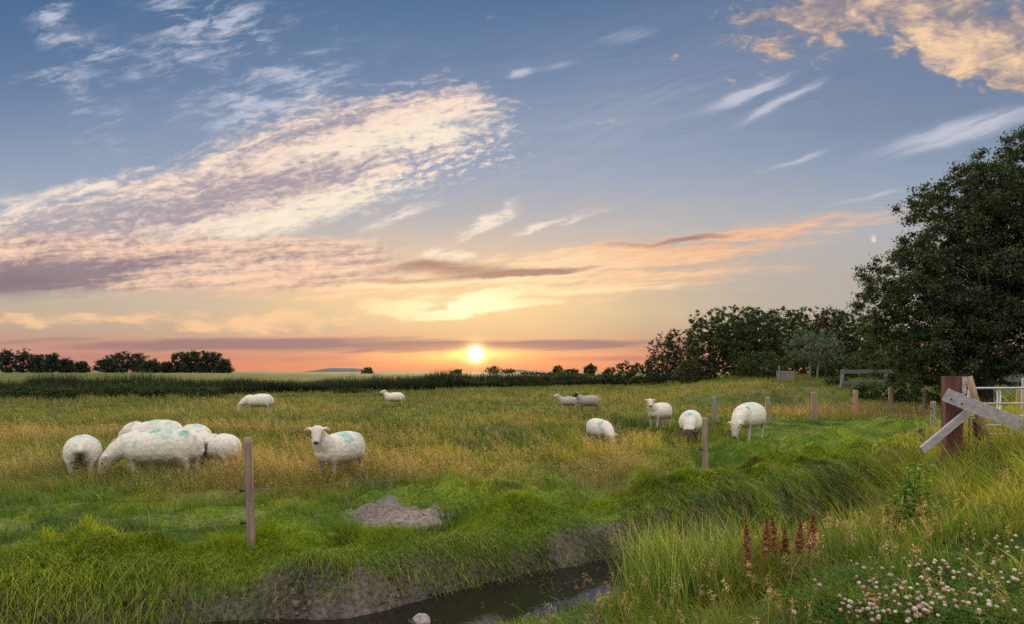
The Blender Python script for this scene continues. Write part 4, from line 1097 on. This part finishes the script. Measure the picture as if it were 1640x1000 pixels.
# ------------------------------------------------------------------ small things at the ditch
def stone():
    x, y = (675 - 820) / F * 5.75, 5.75
    m = bmesh.new(); bmesh.ops.create_icosphere(m, subdivisions=4, radius=.075)
    for v in m.verts:
        v.co *= 1 + .28 * mnoise.fractal(v.co * 11, 1, 2, 4); v.co.z *= .8
    me = bpy.data.meshes.new('stone'); m.to_mesh(me); m.free()
    mt = wood_mat('grey_stone', (.16, .14, .14), (.42, .39, .40), (14, 14, 14)); me.materials.append(mt)
    o = obj('stone', me); o.location = (x, y, CAM_Z - (994 - HOR) / F * y); tag(o, 'pale grey stone at the water\'s edge of the ditch', 'stone')
stone()
LEAF = leaf_mat('green_leaf', trans=0.38, gloss=0.02, tint=(1.05, 1.0, .6))
def docks():
    for k, (px, t, b) in enumerate([(1202, 832, 905), (1225, 830, 890), (1246, 825, 886), (1274, 836, 885), (1292, 818, 880), (1261, 848, 890)]):
        d = 5.9 + .12 * (k % 3); x = (px - 820) / F * d; z0 = gz(x, d); zt = CAM_Z - (t - HOR) / F * d - z0; zb = CAM_Z - (b - HOR) / F * d - z0
        lab = ['rust-red dock spike standing alone at the left of the group', 'rust-red dock spike, second from the left', 'broadest rust-red dock spike in the middle of the group', 'rust-red dock spike, second from the right', 'tallest rust-red dock spike at the right end', 'shortest rust-red dock spike tucked between two taller ones'][k]
        root = empty('dock_plant', (x, d, z0)); tag(root, lab, 'dock plant', 'rust-red dock plants on the near bank')
        lx = random.uniform(-.07, .09)
        m = MB(); m.tube([(0, 0, -.05), (lx * .4, 0, zt * .5), (lx, 0, zt)], [.006, .005, .002], n=6); m.build('stem', RUST, root)
        n = 900; u = rng.uniform(0, 1, n) ** .9; hh = zb + (zt - zb) * u
        rad = (.062 if k != 2 else .075) * (1 - u ** 2.0) * (.35 + .65 * np.abs(np.sin(u * 19 + k)))
        a = rng.uniform(0, 6.28, n); q = np.stack([lx * hh / zt + rad * np.cos(a) * rng.uniform(.3, 1, n), rad * np.sin(a) * rng.uniform(.3, 1, n), hh], 1)
        v1 = rng.normal(0, 1, (n, 3)); v1 /= np.linalg.norm(v1, axis=1)[:, None]; v2 = np.cross(v1, rng.normal(0, 1, (n, 3))); v2 /= np.linalg.norm(v2, axis=1)[:, None]
        r = rng.uniform(.006, .011, n)[:, None]
        V = np.stack([q - v1 * r, q + v2 * r, q + v1 * r, q - v2 * r], 1).reshape(-1, 3); i = np.arange(n) * 4
        cc = np.repeat(lerp(np.array((.25, .115, .055)), np.array((.38, .21, .10)), rng.uniform(0, 1, n)[:, None]), 4, 0)
        obj('seed_spike', mesh_np('seed_spike', V, np.stack([i, i + 1, i + 2, i + 3], 1), None, cc, LEAF), root)
        lv = []
        for j in range(4):
            aa = random.uniform(0, 6.28); h = zb * random.uniform(.2, .9); L = random.uniform(.1, .17); w = .03
            dx_, dy_ = math.cos(aa), math.sin(aa)
            lv.append(np.array([(lx * h / zt, 0, h), (dx_ * L * .5 - dy_ * w, dy_ * L * .5 + dx_ * w, h + .05), (dx_ * L, dy_ * L, h + .01), (dx_ * L * .5 + dy_ * w, dy_ * L * .5 - dx_ * w, h + .05)]))
        V = np.concatenate(lv); i = np.arange(4) * 4
        obj('leaves', mesh_np('leaves', V, np.stack([i, i + 1, i + 2, i + 3], 1), None, np.tile((.13, .15, .03), (16, 1)), LEAF), root)
RUST = wood_mat('rusty_stem', (.14, .05, .02), (.25, .10, .04), (20, 20, 4))
docks()
def weed():
    x, d = (1460 - 820) / F * 8.6, 8.6; z0 = gz(x, d)
    root = empty('leafy_weed', (x, d, z0)); tag(root, 'tall bright green leafy weed rising from the rough grass on the right', 'plant')
    Vs, st, cs = [], MB(), []
    for k in range(22):
        bx, by = random.gauss(0, .19), random.gauss(0, .12); H = random.uniform(.6, 1.0) * (1.05 if abs(bx - .08) < .12 else .72)
        tx = bx + random.uniform(-.05, .05)
        st.tube([(bx * .6, by * .6, -.03), (bx, by, H * .5), (tx, by, H)], [.007, .005, .002], n=5)
        for j in range(46):
            t = random.uniform(.12, 1.0); a = random.uniform(0, 6.28); L = random.uniform(.06, .12) * (1.15 - .5 * t); w = L * .36
            p = np.array((bx * .6 + (tx - bx * .6) * t, by, H * t)); dv = np.array((math.cos(a), math.sin(a), random.uniform(-.2, .7))); sv = np.array((-math.sin(a), math.cos(a), random.uniform(-.3, .3)))
            Vs.append(np.array([p, p + dv * L * .5 + sv * w, p + dv * L, p + dv * L * .5 - sv * w])); cs.append(np.tile(np.array((.17, .30, .035)) * random.uniform(.65, 1.4), (4, 1)))
    i = np.arange(len(Vs)) * 4
    obj('foliage', mesh_np('foliage', np.concatenate(Vs), np.stack([i, i + 1, i + 2, i + 3], 1), None, np.concatenate(cs), LEAF), root)
    st.build('stems', wood_mat('green_stem', (.08, .14, .03), (.14, .2, .05), (9, 9, 9)), root)
weed()

# ------------------------------------------------------------------ clover at the lower right
def clover():
    n = 34000
    x = rng.uniform(1.4, 4.6, n); y = rng.uniform(3.6, 6.6, n)
    k = rng.uniform(0, 1, n) < CLO(x, y); x, y = x[k], y[k]; n = len(x)
    z = ground(x, y) + rng.uniform(.03, .13, n)
    V, K = [], []
    a0 = rng.uniform(0, 6.28, n); tl = rng.normal(0, .30, (n, 2)); r = rng.uniform(.008, .014, n)
    col = lerp(np.array((.055, .120, .014)), np.array((.11, .20, .024)), rng.uniform(0, 1, n)[:, None])
    c0 = np.stack([x, y, z], 1)
    for j in range(3):
        a = a0 + j * 2.094
        def p(rr, da):
            ca, sa = np.cos(a + da) * r * rr, np.sin(a + da) * r * rr
            return c0 + np.stack([ca, sa, ca * tl[:, 0] + sa * tl[:, 1] + .002], 1)
        V.append(np.stack([c0, p(1.25, -.55), p(1.6, 0), p(1.25, .55)], 1)); K.append(np.repeat(col[:, None], 4, 1))
    V = np.stack(V, 1).reshape(-1, 3); K = np.stack(K, 1).reshape(-1, 3); i = np.arange(n * 3) * 4
    o = obj('clover_leaves', mesh_np('clover_leaves', V, np.stack([i, i + 1, i + 2, i + 3], 1), None, K, LEAF)); tag(o, kind='stuff')
    # flower heads, one object each
    def head(pink):
        bm = bmesh.new(); bmesh.ops.create_icosphere(bm, subdivisions=3, radius=.0125)
        V = []; K = []; rr_ = random.Random(3 + pink)
        for v in bm.verts:
            f_ = rr_.choice((.78, 1.0, 1.22)); p = v.co * f_; p.z *= .9
            V.append(tuple(p)); c = np.array((.62, .43, .41)) if pink else np.array((.74, .70, .62))
            if p.z < -.003: c = c * np.array((.80, .58, .52))
            K.append(c * (.72 + .3 * f_))
        F_ = [[v.index for v in f.verts] for f in bm.faces]; bm.free()
        me = mesh_np('clover_head', np.array(V), None, np.array(F_), np.clip(np.array(K), 0, 1), LEAF)
        s = MB(); s.tube([(0, 0, -.006), (.004, 0, -.08), (0, 0, -.17)], [.0014, .0016, .0016], n=5)
        return me, s
    GS = wood_mat('clover_stem', (.07, .13, .03), (.12, .18, .05), (9, 9, 9))
    protos = []
    for pink in (False, True):
        me, s = head(pink)
        sm = bpy.data.meshes.new('clover_stem'); sm.from_pydata(s.v, [], s.f); sm.materials.append(GS)
        protos.append((me, sm))
    spots = []
    R = random.Random(5)
    def cluster(cx, cy, sx_, sy_, n, pk):
        for _ in range(n): spots.append((R.gauss(cx, sx_), R.gauss(cy, sy_), R.random() < pk))
    cluster(1425, 962, 42, 18, 62, .65); cluster(1400, 985, 40, 10, 16, .7); cluster(1520, 935, 40, 18, 34, .25); cluster(1600, 900, 35, 25, 24, .3); cluster(1580, 965, 50, 20, 16, .1)
    cluster(1400, 920, 40, 18, 12, .5); cluster(1480, 900, 50, 12, 12, .5); cluster(1620, 865, 20, 12, 5, .4); cluster(1480, 985, 60, 8, 10, .4)
    for px, py, pk in spots:
        if py > 1030 or px > 1680: continue
        x, y = pix_ground(px, py + 30)
        me, sm = protos[int(pk)]
        o = bpy.data.objects.new('clover_flower', me); C.objects.link(o)
        o.location = (x, y, gz(x, y) + R.uniform(.13, .19)); o.rotation_euler = (R.uniform(-.4, .4), R.uniform(-.4, .4), R.uniform(0, 6)); s = R.uniform(.78, 1.3); o.scale = (s, s, s)
        tag(o, ('pinkish' if pk else 'white') + ' clover flower head among the clover leaves at the lower right', 'flower', 'clover flowers on the near bank')
        st = bpy.data.objects.new('stem', sm); C.objects.link(st); st.parent = o
clover()
# ------------------------------------------------------------------ trees and bushes
BARK = wood_mat('bark', (0.016, 0.013, 0.011), (0.055, 0.047, 0.040), (9, 9, 2))
PALE_BARK = wood_mat('pale_bark', (0.16, 0.15, 0.13), (0.38, 0.36, 0.32), (9, 9, 3))
FOL = leaf_mat('tree_leaf', trans=0.25, gloss=0.018, tint=(1.0, 1.0, .6))
def leaves(cent, rad, n, size, c1, c2, seed, flat=.8, spray=None):
    """leaf-sized rhombs spread through clumps; cent m,3 and rad m"""
    r = np.random.default_rng(seed)
    p = rad ** 2; p = p / p.sum()
    k = r.choice(len(cent), n, p=p)
    v = r.normal(0, 1, (n, 3)); v /= np.linalg.norm(v, axis=1)[:, None]
    rr = np.clip(np.abs(r.normal(0, .55, n)), 0, 1.5)
    q = cent[k] + v * (rad[k] * rr)[:, None] * np.array((1, 1, flat))
    a = r.normal(0, 1, (n, 3)); a[:, 2] -= .3; a /= np.linalg.norm(a, axis=1)[:, None]
    b = np.cross(a, r.normal(0, 1, (n, 3))); b /= np.linalg.norm(b, axis=1)[:, None]
    L = (size * r.uniform(.6, 1.25, n))[:, None]
    V = np.stack([q - a * L * .5, q + b * L * .26, q + a * L * .5, q - b * L * .26], 1)
    tone = r.uniform(0, 1, len(cent))[k] * .65 + r.uniform(0, 1, n) * .35
    c = lerp(np.array(c1), np.array(c2), tone[:, None]) * np.clip(r.normal(1, .15, n), .6, 1.5)[:, None]
    i = np.arange(n) * 4
    return V.reshape(-1, 3), np.stack([i, i + 1, i + 2, i + 3], 1), np.repeat(c, 4, 0)
def tree(name, label, cat, base, lobes, nclump, crad, nleaf, size, c1, c2, group=None, trunk_r=.15, trunks=1, limbs=10, seed=1, bark=None, hollow=.35, stalk=None):
    """lobes: (x, y, z, rx, ry, rz) ellipsoids about the base that the crown's clumps fill"""
    r = np.random.default_rng(seed); R = random.Random(seed)
    root = empty(name, base); tag(root, label, cat, group)
    L = np.array(lobes, float); vol = L[:, 3] * L[:, 4] * L[:, 5]; k = r.choice(len(L), nclump, p=vol / vol.sum())
    v = r.normal(0, 1, (nclump, 3)); v /= np.linalg.norm(v, axis=1)[:, None]
    rr = r.uniform(hollow ** 3, 1, nclump) ** (1 / 3)
    cent = L[k, :3] + v * rr[:, None] * L[k, 3:]
    cent[:, 2] = np.maximum(cent[:, 2], crad * .5)
    rad = crad * r.uniform(.55, 1.3, nclump)
    V, Q, K = leaves(cent, rad, nleaf, size, c1, c2, seed)
    obj('crown', mesh_np('crown', V, Q, None, K, FOL), root)
    mb = MB(); top = L[:, 2].max(); mid = L[:, :3].mean(0)
    for t in range(trunks):
        bx, by = (R.uniform(-.5, .5), R.uniform(-.3, .3)) if trunks > 1 else (0, 0)
        hx, hy = mid[0] * .8 + bx * 1.6, mid[1] * .8 + by
        pts = [Vector((bx, by, -.3)), Vector((bx * 1.1 + hx * .1, by, top * .25)), Vector((bx + hx * .4, by + hy * .4, top * .55)), Vector((bx + hx * .7, by + hy * .7, top * .95))]
        mb.tube(pts, [trunk_r * 1.25, trunk_r, trunk_r * .65, trunk_r * .2], n=8, wob=.06)
        for q in range(limbs):
            c = cent[r.integers(nclump)]; s = pts[1].lerp(pts[2], R.random()) if R.random() < .6 else pts[2].lerp(pts[3], R.random() * .7)
            e = Vector(c); m = s.lerp(e, .5) + Vector((R.uniform(-.2, .2), R.uniform(-.2, .2), .12 * (e - s).length))
            mb.tube([s, m, e], [trunk_r * .42, trunk_r * .22, trunk_r * .05], n=6)
    mb.build('trunk', bark or BARK, root, True)
    return root
DK1, DK2 = (.028, .048, .016), (.088, .125, .042)

# the big tree leaning in from the right
def big_tree():
    d = 29.0; bx = (1578 - 820) / F * d; z0 = gz(bx, d)
    def e(px, py, rx, rz, dy=0.0, ry=None):
        p = pix(px, py, d); s = d / F
        return (p.x - bx, dy, p.z - z0, rx * s, (ry or rx) * s, rz * s)
    lobes = [e(1640, 330, 95, 125), e(1560, 330, 95, 70), e(1495, 325, 55, 36), e(1590, 285, 55, 45), e(1640, 255, 50, 62, 0), e(1465, 450, 90, 52), e(1425, 450, 52, 38), e(1400, 470, 28, 20), e(1560, 440, 130, 90), e(1650, 470, 120, 120),
             e(1450, 575, 75, 45, -.5), e(1560, 585, 100, 32, 1.5), e(1640, 585, 60, 30, 2), e(1410, 500, 45, 40), e(1500, 520, 105, 65), e(1590, 535, 115, 60), e(1445, 530, 60, 50), e(1480, 575, 70, 35, -1), e(1530, 390, 80, 40), e(1700, 400, 110, 170, 1), e(1640, 560, 80, 30, -1.5)]
    tree('broadleaf_tree', 'huge dark broadleaf tree filling the right edge behind the gate', 'tree', (bx, d, z0), lobes, 2600, .38, 300000, .125, (.024, .038, .017), (.088, .115, .052), trunk_r=.28, limbs=30, seed=11, hollow=.25)
big_tree()
# the dark thicket of low trees
def grove():
    spec = [(1062, 86, 528, 26, 'thin open shrub at the left tip of the dark thicket, twigs showing against the sky', 0, 1500, .30), (1092, 76, 522, 30, 'slim dark tree between the thin shrub and the broad thicket', 0, 4500, .24),
            (1140, 66, 489, 46, 'broad dark bushy tree at the left shoulder of the thicket', 1, 9000, .22), (1182, 68, 483, 40, 'dark tree behind the left shoulder of the thicket, feathery top', 1, 8000, .22),
            (1216, 62, 486, 40, 'dark tree with the highest rounded top of the thicket', 1, 8500, .22), (1252, 66, 487, 34, 'dark tree in the middle of the thicket behind the wooden crate', 1, 7000, .22), (1292, 70, 484, 30, 'dark tree with a tufted top behind the pale young tree', 1, 6500, .22),
            (1330, 68, 486, 30, 'dark tree right of the pale young tree, reddish light put into its leaf colour', 2, 6500, .22), (1368, 62, 492, 40, 'dark tree tucked against the left side of the huge tree', 1, 8000, .21), (1420, 56, 520, 44, 'low dark tree behind the grey board fence', 1, 8000, .2)]
    for k, (px, d, top, w, lab, kind, nl, sz) in enumerate(spec):
        x = (px - 820) / F * d; z0 = gz(x, d); H = CAM_Z - (top - HOR) / F * d - z0; rx = w * d / F
        lob = [(0, 0, H * .22, rx * 1.15, rx * .9, H * .24), (0, 0, H * .40, rx * 1.15, rx * .9, H * .38), (rx * .05, 0, H * .62, rx * 1.0, rx * .8, H * .33), (-rx * .4, 0, H * .7, rx * .45, rx * .5, H * .26), (rx * .45, 0, H * .68, rx * .42, rx * .5, H * .27)]
        c1, c2 = [((.02, .028, .014), (.05, .06, .03)), (DK1, DK2), ((.035, .032, .016), (.085, .07, .035))][kind]  # last pair has reddish evening light put into the leaf colour
        tree('thicket_tree', lab, 'tree', (x, d, z0), lob, 700 if kind else 300, .30 if kind else .34, int(nl * 3.2) if kind else nl * 4, sz * (.85 if kind else .66), c1, c2, 'trees of the dark thicket', trunk_r=.12, trunks=2, limbs=8, seed=40 + k, hollow=.3)
    # pale young tree in front
    px, d = 1300, 50; x = (px - 820) / F * d; z0 = gz(x, d); H = CAM_Z - (512 - HOR) / F * d - z0; rx = 46 * d / F
    tree('young_tree', 'pale silvery young tree with two thin light trunks in front of the thicket', 'tree', (x, d, z0), [(0, 0, H * .56, rx, rx, H * .3), (-.3, 0, H * .74, rx * .6, rx * .6, H * .24), (.7, 0, H * .5, rx * .9, rx * .7, H * .24)], 190, .28, 13000, .125,
         (.085, .125, .075), (.20, .25, .165), trunk_r=.07, trunks=2, limbs=10, seed=77, bark=PALE_BARK, hollow=.2)
grove()
def bush(label, px, pbase, top, w, d, n, size, c1, c2, group, seed, depth=.8, name='bush'):
    x = (px - 820) / F * d; z0 = gz(x, d); H = max(.4, CAM_Z - (top - HOR) / F * d - z0); rx = w * d / F
    lob = [(0, 0, H * .15, rx * 1.1, rx * depth, H * .16), (0, 0, H * .42, rx, rx * depth, H * .44), (rx * .35, 0, H * .6, rx * .5, rx * .5 * depth, H * .32), (-rx * .4, 0, H * .55, rx * .45, rx * .45 * depth, H * .3)]
    tree(name, label, 'bush' if name == 'bush' else 'tree', (x, d, z0), lob, 110, min(H, rx) * .21, int(n * 2.0), size * .8, c1, c2, group, trunk_r=min(.1, H * .02), trunks=3 if name == 'bush' else 1, limbs=5, seed=seed)
g = 'bushes between the thicket and the sun'
bush('lowest dark bush at the tip of the scrub nearest the sun', 978, 603, 584, 16, 98, 1500, .32, DK1, DK2, g, 301)
bush('dark bush second from the tip of the scrub', 1002, 603, 573, 20, 96, 1900, .32, DK1, DK2, g, 302)
bush('dark bush with bare twigs in the middle of the scrub', 1028, 603, 574, 22, 94, 1900, .32, DK1, DK2, g, 303)
bush('dark bush joining the scrub to the thicket', 1050, 603, 560, 18, 90, 2200, .3, DK1, DK2, g, 304)
bush('low dark bush under the slim tree at the thicket edge', 1112, 606, 572, 34, 64, 3500, .22, DK1, (.07, .085, .03), g, 305)
g = 'bushes under the thicket'
bush('low bush in deep shade left of the wooden crate', 1215, 606, 560, 46, 57, 4000, .2, DK1, DK2, g, 311)
bush('low bush in deep shade right of the pale young tree', 1345, 606, 566, 44, 54, 4000, .2, DK1, DK2, g, 312)
bush('pale leafy bush in front of the grey board fence', 1392, 630, 607, 26, 37, 2600, .12, (.06, .10, .035), (.13, .19, .07), g, 313)
bush('green bush at the right end of the grey board fence', 1452, 630, 585, 34, 36, 3000, .13, (.04, .06, .02), (.09, .12, .04), g, 314)
bush('dark bush under the huge tree behind the far post row', 1520, 640, 585, 50, 34, 4500, .13, DK1, (.06, .08, .03), g, 315)
bush('low green bush left of the grey board fence', 1340, 620, 602, 20, 42, 1800, .13, (.04, .06, .02), (.09, .12, .045), g, 316)
g = 'round bushes in front of the reed belt'
for k, (px, tp, w, d, lab) in enumerate([(95, 618, 38, 44, 'roundest green bush in front of the reeds, second from the left edge'), (30, 616, 34, 46, 'green bush in front of the reeds at the left edge'), (190, 613, 30, 48, 'green bush in front of the reeds below the dark round trees'), (240, 617, 26, 47, 'low green bush in front of the reeds, left of its paler neighbour'),
                                    (325, 618, 34, 48, 'wide low bush in front of the reeds left of the lone grazing sheep'), (560, 620, 34, 58, 'small bush in the reeds left of the lone lamb')]):
    bush(lab, px, 640, tp, w, d, 3600, .13, (.03, .05, .014), (.075, .105, .028), g, 330 + k)
g = 'dark bushes behind the gate'
bush('dark bush behind the gatepost below the huge tree', 1560, 620, 560, 50, 40, 6000, .18, DK1, DK2, g, 341)
bush('dark bush behind the metal gate at the right edge', 1640, 620, 560, 55, 42, 6000, .18, DK1, DK2, g, 342)
bush('dark bush filling the gap between the thicket and the huge tree', 1440, 615, 545, 50, 50, 6000, .2, DK1, DK2, g, 343)
# far trees on the dike
def far_trees():
    T = [(10, 556, 13, 'far tree with a square top at the very left edge'), (38, 557, 14, 'far tree with a pointed top, second from the left edge'), (60, 566, 10, 'slim far tree at the right end of the first clump'), (83, 563, 11, 'far tree beside the first gap on the skyline'),
         (104, 571, 11, 'low far tree after the first gap'), (128, 578, 13, 'lowest far trees between the two gaps'), (172, 568, 17, 'far tree at the left slope of the big round clump'), (196, 560, 19, 'tallest dark tree of the big round clump'), (222, 563, 16, 'dark tree right of the tallest in the big round clump'), (243, 574, 12, 'low tree at the right slope of the big round clump'),
         (266, 579, 10, 'low far bush between the round clump and the flat-topped row'), (288, 563, 12, 'leftmost tree of the flat-topped row with bare trunks'), (306, 562, 12, 'second tree of the flat-topped row with bare trunks'), (324, 561, 12, 'third tree of the flat-topped row with bare trunks'), (342, 563, 12, 'fourth tree of the flat-topped row with bare trunks'), (359, 574, 10, 'sloping last tree of the flat-topped row')]
    for k, (px, top, w, lab) in enumerate(T):
        d = 235 + (k % 3) * 6; x = (px - 820) / F * d; z0 = gz(x, d); H = CAM_Z - (top - HOR) / F * d - z0; rx = w * d / F
        flat = 286 < px < 350
        lob = [(0, 0, H * .66, rx * 1.25, rx, H * .32), (0, 0, H * .2, rx * 1.3, rx, H * .22)] if flat else [(0, 0, H * .20, rx * 1.5, rx, H * .22), (0, 0, H * .40, rx * 1.1, rx, H * .40), (rx * .3, 0, H * .66, rx * .7, rx * .7, H * .32), (-rx * .35, 0, H * .6, rx * .6, rx * .6, H * .3)]
        tree('far_tree', lab, 'tree', (x, d, z0), lob, 200, .9, 7500, .48, (.026, .036, .024), (.05, .064, .038), 'far trees on the left skyline', trunk_r=.2, trunks=1, limbs=5, seed=500 + k, hollow=.1)
    g = 'small dark trees on the skyline near the sun'
    for k, (px, top, w, d, lab) in enumerate([(588, 587, 10, 300, 'round dark bush on the skyline left of the sun'), (893, 583, 8, 260, 'round dark bush on the skyline right of the sun'), (945, 581, 12, 180, 'dark bush on the skyline just before the scrub'), (732, 591, 9, 330, 'low dark clump on the skyline just left of the sun'), (790, 584, 14, 340, 'dark clump on the skyline just right of the sun'),
                                           (815, 590, 12, 345, 'low dark clump right beside the one near the sun'), (915, 590, 14, 240, 'low dark bush left of the last skyline bush')]):
        bush(lab, px, 597, top, w, d, 900, .7, DK1, DK2, g, 600 + k)
    # the dark hedge low over the pasture, right of the sun
    line = [(835, 175), (880, 160), (930, 150), (980, 140)]
    P, R_ = [], []
    for a, b in zip(line[:-1], line[1:]):
        for t in np.linspace(0, 1, 14):
            px, d = a[0] + (b[0] - a[0]) * t, a[1] + (b[1] - a[1]) * t; x = (px - 820) / F * d
            P.append((x, d, gz(x, d) + .25 + .3 * random.random())); R_.append(random.uniform(.5, .9))
    V, Q, K = leaves(np.array(P), np.array(R_), 5200, .34, DK1, DK2, 9)
    tag(obj('hedge', mesh_np('hedge', V, Q, None, K, FOL)), 'long low dark hedge on the far edge of the pasture right of the sun', 'hedge')
far_trees()
